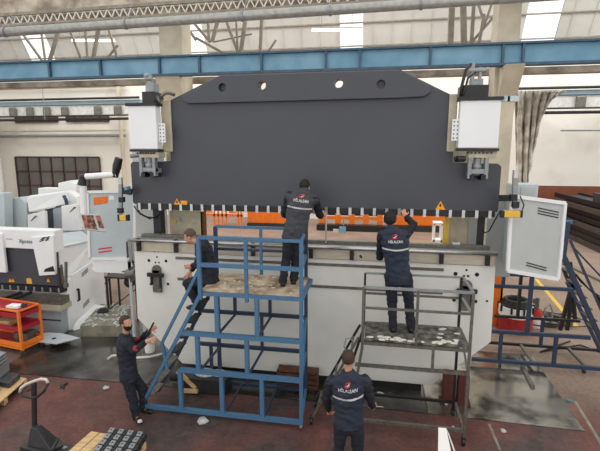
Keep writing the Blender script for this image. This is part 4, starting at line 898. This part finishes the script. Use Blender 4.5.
def blk(u,v,w,d,h,z=0):
    p=b0+ux*u+uyn*v+V((0,0,z)); return [p,p+ux*w,p+ux*w+uyn*d,p+uyn*d],h
for k,(u,v,w,d,h,z,m__,lab) in enumerate(((.12,.05,.5,.35,.1,0,m_tool,'flat dark steel block on the left pallet, nearest the pallet jack'),(.3,.45,.5,.6,.16,0,m_jack,'black steel casting on the left pallet at the picture edge'),(.4,-.0,.4,.3,.22,.1,m_steelgrey,'bright grey steel rails stacked highest on the left pallet'))):
    q_,h__=blk(u,v,w,d,h,z); m_=M().prism(q_,(0,0,h__)); 
    if k==2:
        for i in range(3): m_.prism([p+V((0,0,h__+.02+i*.05))+ux*.02*i for p in q_],(0,0,.03))
    tag(m_.build('steel_part',m__,None,.01),lab,'steel part')
# bottom pallet with tool blocks
c0=G(91,431,.3); c1=G(146,440,.3); c2=G(60,458,.3)
c0.z=c1.z=c2.z=0; ux=(c1-c0); uy=(c2-c0); w=ux.length; d=uy.length+.6
t=pallet(c0,ux,uy,w,d,'pine pallet with black tool blocks at bottom centre-left of the picture')
for o_ in [t]: o_.location.z+=.155
ux.normalize();uy.normalize()
lw=thing('wooden_pallet','lower empty pine pallet supporting the pallet with tool blocks','pallet',c0)
pallet_low=pallet(c0,ux,uy,w,d,'x')
for ch in list(pallet_low.children): ch.parent=lw
bpy.data.objects.remove(pallet_low,do_unlink=True)
o0=G(111,432.5,.32); u_=(G(148,437.5,.32)-o0); v_=(G(98,450,.32)-o0); u_.z=v_.z=0
proto=None; rows_=['back','second','third','front']
cols_=['leftmost','second from left','second from right','rightmost']
for r_ in range(4):
    for c__ in range(4):
        p=o0+u_*(c__/4)+v_*(r_/3)*1.0
        pu=u_/4*.9; pv=v_/3*.9
        t=thing('tool_block','black steel tooling block on the bottom pallet, %s in the %s row'%(cols_[c__],rows_[r_]),'tool block',V((p.x,p.y,.30)),'black tooling blocks on the bottom pallet')
        q0=V((p.x,p.y,.302))
        M().prism([q0,q0+pu,q0+pu+pv,q0+pv],(0,0,.09)).build('body',m_jack,t,.006)
        M().prism([q0+pu*.05+pv*.1+V((0,0,.09)),q0+pu*.62+pv*.1+V((0,0,.09)),q0+pu*.62+pv*.92+V((0,0,.09)),q0+pu*.05+pv*.92+V((0,0,.09))],(0,0,.02)).build('ground_face',m_steelgrey,t,.004)
        h_c=q0+pu*.34+pv*.5+V((0,0,.11)); M().cyl(h_c,h_c+V((0,0,.002)),.012).build('screw_hole',m_dark,t)
# pallet jack
pj=thing('pallet_jack','black hand pallet jack with worn white handle loop, lower left','pallet jack',G(37,449))
b_=W(36,448,5.15); b_.z=.1; tp=W(34,383,5.1)
M().bar(b_+V((0,0,.1)),tp,.06,.045).build('shaft',m_jack,pj,.006)
lpz=tp
def lpp(px,py,dy=0): return W(px,py,5.1+dy)
M().tube([lpp(20,392),lpp(21,388),lpp(26,384.5),lpp(33,381.5),lpp(41,379),lpp(46,379.5),lpp(48,383)],.022).build('handle_grip',m_chrome,pj,smooth=True)
M().tube([lpp(20,392),lpp(23,396),lpp(32,398),lpp(38,396.5),lpp(44,391),lpp(48,384)],.02).build('handle_loop',m_jack,pj,smooth=True)
M().cyl(lpp(27,391),lpp(33,388),.012).build('release_lever',m_black,pj)
g_=wl(pj)
M().prism([(g_.x-.1,g_.y-.2,.05),(g_.x+.35,g_.y-.25,.05),(g_.x+.5,g_.y-.05,.05),(g_.x+.3,g_.y+.1,.05),(g_.x-.05,g_.y+.1,.05)],(0,0,.12)).prism([(g_.x,g_.y-.15,.17),(g_.x+.45,g_.y-.2,.17),(g_.x+.35,g_.y+.06,.17),(g_.x,g_.y+.08,.17)],(0,0,.02)).hexa([V((g_.x+a_,g_.y+b_,c_)) for a_,b_,c_ in ((0,-.17,.17),(.42,-.2,.17),(.35,.05,.17),(0,.07,.17),(.02,-.1,.42),(.12,-.1,.42),(.12,.0,.42),(.02,0,.42))]).build('pump_housing',m_jack,pj,.03)
M().bar((g_.x+.3,g_.y-.0,.1),(g_.x+.62,g_.y-.08,.1),.16,.05).build('fork',m_jack,pj); M().bar((g_.x+.45,g_.y-.04,.13),(g_.x+.55,g_.y-.06,.13),.05,.01).build('fork_plate',m_steelgrey,pj)
for a_ in (-.06,.06): M().cyl((g_.x+a_-.02,g_.y,.08),(g_.x+a_+.02,g_.y,.08),.08).build('wheel',m_black,pj)
# white folded sheet at the bottom
t=thing('folded_panel','white folded sheet-metal panel standing at the bottom edge, right of front worker','metal panel',(.9,5.2,0))
def wp(px,py,Y): return W(px,py,Y)
A=[wp(438.5,429,5.2),wp(446.5,429.5,5.2),wp(455,470,5.0),wp(438,470,5.0)]
M().prism(A,V((0,.03,0))).build('front_face',m_pap,t)
M().prism([wp(446.5,429.5,5.2),wp(449,434,5.25),wp(462,470,5.25),wp(460,470,5.2)],V((0,.02,0))).build('side_edge',m_pap,t)
M().box((A[3].x,4.9,0),(A[2].x+.1,5.3,A[3].z+.02)).build('base',m_lgrey2,t)
M().prism([wp(439,447,5.12),wp(443,450,5.12),wp(444,470,5.0),wp(438,470,5.0)],V((0,.02,0))).build('grey_flap',m_lgrey2,t)

# ================================================================ PEOPLE
def remesh(m_,name,mt,parent,vox,sm=4,disp=0.,dsz=.12,cuts=None):
    o=m_.build(name,mt,None,keep=True); o.location=(0,0,0)
    r=o.modifiers.new('r','REMESH'); r.mode='VOXEL'; r.voxel_size=vox
    q=o.modifiers.new('s','SMOOTH'); q.factor=.5; q.iterations=sm
    bpy.context.view_layer.update(); bake(o)
    me=o.data
    if disp:
        vn=[(v.co.copy(),v.normal.copy()) for v in me.vertices]
        for v,(c,nr) in zip(me.vertices,vn):
            k=noise.noise(V((c.x/dsz,c.y/dsz,c.z/(dsz*.55))))+.5*noise.noise(c*(2.3/dsz)); v.co=c+nr*disp*k
    if not me.materials: me.materials.append(mt)
    me.materials[0]=mt
    for p in me.polygons: p.use_smooth=True
    tree=BVHTree.FromPolygons([v.co.copy() for v in me.vertices],[tuple(p.vertices) for p in me.polygons])
    off=wl(parent)
    for v in me.vertices: v.co-=off
    o.parent=parent; return o,tree
def hand(m_,w,d,n,side,curl=.6,sc_=1.):
    d=V(d).normalized(); n=(V(n)-d*V(n).dot(d)).normalized(); a=d.cross(n).normalized()*side
    rot=Matrix((a,d,n)).transposed()
    m_.cap(w-d*.03,w+d*.02,.026,.026); m_.ell(w+d*.055,(.042,.052,.018),rot)
    for i,(o_,L1) in enumerate(((-.032,.036),(-.011,.042),(.011,.04),(.031,.032))):
        p=w+d*.095+a*o_; ang=curl*.5; q=d
        for j,(ln,rr) in enumerate(((L1,.0095),(L1*.7,.0088),(L1*.55,.008))):
            dd=(d*math.cos(ang)+n*math.sin(ang)); e=p+dd*ln; m_.cap(p,e,rr,rr*.93,n=8); p=e; ang+=curl*.8
    p=w+d*.03-a*.036; dd=(d*.6-a*.7+n*.35).normalized(); e=p+dd*.045; m_.cap(p,e,.0125,.0105,n=8); m_.cap(e,e+(d*.85-a*.1+n*.5).normalized()*.03,.0105,.009,n=8)
def person(label,J,face,hup,jm,hairm,mirror=None,text=None,beard=None,jacket_hem=.09,backdir=None,curl=.6,scale=1.,look=None,curly=False,hands_n=((0,1,0),(0,1,0)),red=False,shoem=None,lift=.055,wide=1.08,bulk=1.1):
    J={k:V(v) for k,v in J.items()}
    _n=(J['sL']+J['sR'])/2; _p=(J['hL']+J['hR'])/2; _u=(_n-_p).normalized()*lift
    for _k in ('sL','sR'): J[_k]=_n+(J[_k]-_n)*wide+_u
    for _k in ('eL','eR'): J[_k]=J[_k]+_u*.4
    base=(J['aL']+J['aR'])/2; base.z=min(J['aL'].z,J['aR'].z)-.09
    t=thing('person',label,'person',base)
    f=V(face).normalized(); u=V(hup); u=(u-f*u.dot(f)).normalized(); r=f.cross(u).normalized(); rot=Matrix((r,f,u)).transposed()
    hc=J['head']; pel=(J['hL']+J['hR'])/2; nk=(J['sL']+J['sR'])/2
    across=(J['sR']-J['sL']).normalized(); spine=(nk-pel).normalized(); fw=spine.cross(across); fw=-fw if fw.dot(V(backdir or (0,1,0)))<0 else fw; fw.normalize()
    # ---- body
    b=M()
    b.ell(hc+u*.022-f*.01,(.076,.096,.094),rot,n=24); b.ell(hc-u*.038+f*.022,(.058,.068,.078),rot,n=20); b.ell(hc-u*.092+f*.055,(.026,.024,.02),rot)
    b.ell(hc-u*.012+f*.095,(.012,.018,.026),rot,n=12); b.ell(hc-u*.03+f*.1,(.017,.015,.012),rot,n=12); b.ell(hc-u*.062+f*.086,(.024,.01,.006),rot,n=12); b.ell(hc-u*.074+f*.084,(.02,.01,.006),rot,n=12)
    b.ell(hc+u*.026+f*.08,(.05,.014,.01),rot,n=12)
    for sg in (-1,1): b.ell(hc-u*.012+r*sg*.078-f*.005,(.009,.02,.032),rot,n=12); b.ell(hc-u*.03+r*sg*.036+f*.062,(.02,.015,.02),rot,n=12)
    b.cap(hc-u*.06-f*.015,nk-spine*.02,.052,.05); b.cap(nk-spine*.06,pel,.085,.09)
    for sd in 'LR':
        b.cap(nk.lerp(J['s'+sd],.5)-spine*.05,J['s'+sd]-spine*.02,.045,.045); b.cap(J['s'+sd],J['e'+sd],.045,.038); b.cap(J['e'+sd],J['w'+sd],.038,.026)
        dd=(J['w'+sd]-J['e'+sd]).normalized(); hd=J.get('d'+sd,dd)
        hand(b,J['w'+sd]+hd.normalized()*.01,hd,hands_n[0 if sd=='L' else 1],-1 if sd=='L' else 1,curl)
        b.cap(pel,J['h'+sd],.09,.08); b.cap(J['h'+sd],J['k'+sd],.075,.05); b.cap(J['k'+sd],J['a'+sd],.048,.035)
        tt=J['t'+sd] if 't'+sd in J else J['a'+sd]+fw*.13; b.cap(J['a'+sd]-V((0,0,.04)),tt-V((0,0,.05)),.03,.025)
    remesh(b,'body',m_skin,t,.0055,2)
    # eyes
    for sg in (-1,1):
        e=M().ell(hc+u*.006+r*sg*.031+f*.076,(.013,.011,.008),rot,n=12).build('eye',m_eye,t,smooth=True); M().ell(hc+u*.006+r*sg*.031+f*.085,(.005,.004,.005),rot,n=8).build('pupil',m_pup,e)
    # hair
    h=M(); h.ell((0,0,0),(1,1,1),n=40)
    for v in h.bm.verts:
        c=v.co.copy(); x,y,z=c
        inside=(y>.42 and z<.5) or (z<-.45) or (y>-.1 and z<-.15 )
        k=.86 if inside else 1.0+(.07*noise.noise(c*7) if curly else .02*noise.noise(c*6))
        sx=(.086,.106,.108) if not curly else (.1,.118,.122)
        v.co=rot@V((x*sx[0]*k,y*sx[1]*k,z*sx[2]*k))+hc+u*.026-f*.012
    h.build('hair',hairm,t,smooth=True)
    if beard:
        h=M(); h.ell((0,0,0),(1,1,1),n=32)
        for v in h.bm.verts:
            x,y,z=v.co; k=1.0 if (z<.15 and not(abs(x)<.45 and z>-.12 and y>.75)) else .8
            v.co=rot@V((x*.066*k,y*.078*k,z*.085*k))+hc-u*.045+f*.024
        h.build('beard',beard,t,smooth=True)
    # ---- jacket
    j=M(); rings=[]; hem=pel-spine*jacket_hem
    for (k,w_,d_) in ((-1,.185,.135),(0.,.18,.132),(.35,.17,.125),(.65,.195,.138),(.85,.205,.135),(.97,.175,.115),(1.07,.11,.095),(1.16,.068,.07)):
        c=hem if k==-1 else pel.lerp(nk+spine*.03,k); n_=24
        rings.append([j.bm.verts.new(c+across*math.cos(2*math.pi*i/n_)*w_*bulk+fw*math.sin(2*math.pi*i/n_)*d_*bulk) for i in range(n_)])
    for A_,B_ in zip(rings,rings[1:]):
        for i in range(24): j.bm.faces.new((A_[i],A_[(i+1)%24],B_[(i+1)%24],B_[i]))
    j.bm.faces.new(rings[0]); j.bm.faces.new(rings[-1])
    for sd in 'LR':
        S,E_,Wd=J['s'+sd],J['e'+sd],J['w'+sd]; m1=nk.lerp(S,.45)
        j.cap(m1-spine*.05,S-spine*.02,.09,.078); j.cap(S-spine*.02,S.lerp(E_,.12)-spine*.01,.078,.075)
    j.cap(nk+spine*.02,nk+spine*.05,.078,.066)
    jo,tree=remesh(j,'jacket',jm,t,.012,5,.016,.11)
    for sd in 'LR':
        S,E_,Wd=J['s'+sd],J['e'+sd],J['w'+sd]; q=M(); q.cap(S-spine*.015,E_,.074,.063); q.cap(E_,Wd.lerp(E_,.12),.062,.046); remesh(q,'sleeve',m_slv,t,.012,4,.014,.09)
    # ---- trousers
    q=M(); q.ell(pel-spine*.02,(.18,.13,.14),Matrix((across,fw,spine)).transposed(),n=20)
    for sd in 'LR':
        q.cap(J['h'+sd],J['k'+sd],.105,.08); q.cap(J['k'+sd],J['a'+sd]+V((0,0,.0)),.078,.068)
    remesh(q,'trousers',m_trou,t,.012,4,.014,.1)
    for sd in 'LR':
        a_=J['a'+sd]; tt=(J['t'+sd] if 't'+sd in J else a_+fw*.13); dd=tt-a_; dd.z=0; dd.normalize()
        g=a_.z-.09; g0=V((a_.x,a_.y,g))
        q=M(); rr=Matrix((dd.cross(V((0,0,1))),dd,V((0,0,1)))).transposed()
        q.ell(g0+dd*.12+V((0,0,.035)),(.046,.1,.038),rr); q.ell(g0-dd*.02+V((0,0,.045)),(.038,.06,.045),rr); q.cap(g0+V((0,0,.05)),g0+V((0,0,.12)),.045,.048)
        q.box(g0-V((.04,.04,0)),g0+V((.04,.04,.03)))
        so,_=remesh(q,'shoe',m_shoe,t,.009,3)
        if shoem and sd=='R': M().ell(g0+dd*.17+V((0,0,.04)),(.04,.045,.03),rr).build('toe_cap',m_shoew,so,smooth=True)
    bk=-fw
    def proj(p,out=.004):
        hit=tree.ray_cast(p+bk*.5,fw,1.2)
        return (hit[0]+bk*out) if hit[0] is not None else None
    def sheet(name,m__,pts_fn,nu,nv):
        mm=M(); grid={}
        for a1 in range(nu+1):
            for b1 in range(nv+1):
                p=proj(pts_fn(a1/nu,b1/nv)); 
                if p is not None: grid[a1,b1]=mm.bm.verts.new(p)
        for a1 in range(nu):
            for b1 in range(nv):
                kk=[(a1,b1),(a1+1,b1),(a1+1,b1+1),(a1,b1+1)]
                if all(x in grid for x in kk): mm.bm.faces.new([grid[x] for x in kk])
        o=mm.build(name,m__,jo); sd_=o.modifiers.new('s','SOLIDIFY'); sd_.thickness=.003; sd_.offset=0; return o
    if text:
        th,tw=text
        cen=pel.lerp(nk,.87)
        sheet('reflective_stripe',m_strip,lambda a1,b1: pel.lerp(nk,.70)+across*(a1-.5)*.40+spine*(b1-.5)*.024+spine*(-.02*math.sin(a1*3.14)),24,2)
        me=text_mesh('HİLALSAN',.052*tw,.001)
        bm=bmesh.new(); bm.from_mesh(me); bmesh.ops.subdivide_edges(bm,edges=[e for e in bm.edges if e.calc_length()>.02],cuts=1)
        for v in bm.verts:
            p=proj(cen+across*v.co.x*1.0+spine*v.co.y*1.25-spine*.005,.004+v.co.z+.001)
            v.co=p if p is not None else cen
        mm=M(); mm.bm=bm; mm.build('back_lettering',m_lw,jo)
        lc=cen+spine*.075
        mm=M()
        for (r0,r1,a0_,a1_,mt) in ((.018,.034,.4,2.7,'r'),(.018,.034,3.4,5.9,'r')):
            N_=10; gr=[]
            for i in range(N_+1):
                an=a0_+(a1_-a0_)*i/N_; pr=[]
                for rr_ in (r0,r1+.006*math.sin(i*.6)):
                    p=proj(lc+across*math.cos(an)*rr_*1.25+spine*math.sin(an)*rr_,.006); pr.append(mm.bm.verts.new(p) if p is not None else None)
                gr.append(pr)
            for i in range(N_):
                if None not in gr[i]+gr[i+1]: mm.bm.faces.new((gr[i][0],gr[i+1][0],gr[i+1][1],gr[i][1]))
        o=mm.build('back_logo',m_lr,jo); sd_=o.modifiers.new('s','SOLIDIFY'); sd_.thickness=.003; sd_.offset=0
        sheet('logo_dash',m_lw,lambda a1,b1: lc+across*((a1-.5)*.055+.012)+spine*((b1-.5)*.01+(a1-.5)*.04),6,1)
    if red:
        for sd in 'LR'[:]:
            S,E_,Wd=J['s'+sd],J['e'+sd],J['w'+sd]
            q=M().cap(E_.lerp(S,.12),E_.lerp(Wd,.22),.063,.06); remesh(q,'red_sleeve_panel',m_rsl,jo,.012,3)
            q=M().cap(E_.lerp(Wd,.42),Wd,.045,.034); remesh(q,'bare_forearm',m_skin,jo,.01,3)
    return t,jo,tree
def wv(px,py,Y): return W(px,py,Y)
# middle worker on the blue scaffold
hz=ZP+.06+.09
J=dict(head=wv(305,187,7.14),sL=wv(290,198,6.95),sR=wv(313,201,7.0),eL=wv(284,215,7.08),wL=wv(304,219,7.42),eR=wv(320,217,7.25),wR=wv(321,215,7.52),
       hL=wv(289.5,234,6.85),hR=wv(299.5,234.5,6.88),kL=wv(286.5,258,6.86),kR=wv(297,258,6.92),aL=V((wv(284,280,6.8).x,6.72,hz)),aR=V((wv(294,280,6.9).x,6.86,hz)))
J['dR']=V((.35,.8,.3)); J['dL']=V((.5,.8,.1))
person('person in charcoal work jacket on the blue scaffold, back turned, working at ram edge',J,(.35,1,-.12),(0,0,1),m_char,m_hair,text=(1,1),jacket_hem=.08)
# right worker on the grey scaffold
hz=gz+.025+.09
J=dict(head=wv(390,220,6.95),sL=wv(383,238,6.78),sR=wv(405,238,6.82),eL=wv(380,258,6.95),wL=wv(386,240,7.2),eR=wv(414,226,6.98),wR=wv(405.5,217,7.2),
       hL=wv(391,277,6.78),hR=wv(406,277,6.8),kL=wv(392,303,6.8),kR=wv(409,303,6.82),aL=V((wv(393,324,6.8).x,6.72,hz)),aR=V((wv(411,323,6.8).x,6.76,hz)))
J['dR']=V((-.25,.6,.7))
person('person in dark navy jacket on the grey scaffold, right arm raised to the ram',J,(.1,1,.25),(0,-.2,1),m_navy,m_hair,text=(1,.9),curly=True,jacket_hem=.1)
# crouching worker at stair top
J=dict(head=wv(190,236.5,6.78),sL=wv(203,250,6.62),sR=wv(204,249,7.0),eL=wv(201,266,6.6),wL=wv(192,266,6.62),eR=wv(199,262,7.08),wR=wv(191,271,7.0),
       hL=wv(210,282,6.68),hR=wv(211,281,6.92),kL=wv(187,283,6.66),kR=wv(190,281,6.98),aL=wv(198,305,6.62),aR=wv(200,304,6.95))
J['tL']=J['aL']+V((-.14,0,0)); J['tR']=J['aR']+V((-.14,0,0))
person('person with short greying hair crouching at the stair top, facing left, hands forward',J,(-1,-.12,-.45),(-.4,0,1),m_navy2,m_hairg,backdir=(-1,0,0),hands_n=((0,1,0),(0,-1,0)),jacket_hem=.05)
# bearded man on floor
J=dict(head=wv(126,323,6.2),sL=wv(124,342,6.42),sR=wv(127,345,6.02),eL=wv(139,343,6.42),wL=wv(150,330,6.3),eR=wv(134,352,5.98),wR=wv(146,342,6.05),
       hL=wv(131,375,6.28),hR=wv(127,377,6.1),kL=wv(143,389,6.32),kR=wv(132,396,6.1))
aL=G(146,403,.1); aR=G(134,417,.1)
J['aL']=V((aL.x-.0,6.3,.1)); J['aR']=V((aR.x-.02,6.08,.1)); J['tL']=J['aL']+V((.13,-.03,0)); J['tR']=J['aR']+V((.1,-.08,0)); J['dL']=V((.8,0,.5)); J['dR']=V((.85,.1,.35))
person('bearded person in dark navy workwear standing on the floor left of blue scaffold stairs',J,(1,-.25,.12),(-.12,0,1),m_navy2,m_hairb,backdir=(1,0,0),beard=m_hair,hands_n=((0,-1,0),(0,1,0)),red=True,shoem=True,curl=.9)
# front worker
YB=5.42
J=dict(head=wv(348.5,359,YB+.02),sL=wv(333,383,YB),sR=wv(364,383,YB),eL=wv(326,399,YB+.03),wL=wv(329,411,YB+.25),eR=wv(369.5,398,YB+.02),wR=wv(373,408,YB+.25))
hl=wv(341,424,YB); hr=wv(357,424,YB); J['hL']=hl;J['hR']=hr; zh=hl.z
J['kL']=V((hl.x-.02,YB+.03,zh*.54));J['kR']=V((hr.x+.02,YB+.03,zh*.54));J['aL']=V((hl.x-.04,YB-.02,.1));J['aR']=V((hr.x+.04,YB,.1))
J['dR']=V((.1,.8,-.3))
person('person in navy jacket with red and white back logo standing nearest the camera',J,(.05,1,.12),(0,-.1,1),m_navy,m_hairb,text=(1,1.05),jacket_hem=.02)
p=J['wR']+V((.02,.1,-.03)); o=M().cyl(p,p+V((.12,.08,-.05)),.008).build('screwdriver',m_steel); tag(o,'slim tool held in the front worker\'s right hand','tool')
p=wv(153,331,6.15); o=M().cyl(p+V((-.12,0,-.1)),p+V((.02,0,.14)),.015).build('air_gun',m_black); tag(o,'slim dark tool held in the bearded person\'s hands','tool')
# ================================================================ LIGHT
w=bpy.data.worlds.new('overcast'); bpy.context.scene.world=w; w.use_nodes=True; bg=w.node_tree.nodes['Background']
bg.inputs['Color'].default_value=(1,.99,.97,1); bg.inputs['Strength'].default_value=1.35
def area(name,loc,rot,sx,sy,e,col=(1,1,1)):
    l=bpy.data.lights.new(name,'AREA'); l.shape='RECTANGLE'; l.size=sx; l.size_y=sy; l.energy=e; l.color=col; o=bpy.data.objects.new(name,l); C.objects.link(o); o.location=loc; o.rotation_euler=rot; return o
area('far_bay_skylight',(0,22,13),(0,0,0),40,5,2500)
sc_=bpy.context.scene; sc_.view_settings.view_transform='Standard'; sc_.view_settings.look='None'; sc_.view_settings.exposure=0.; sc_.view_settings.gamma=1; sc_.view_settings.use_curve_mapping=False
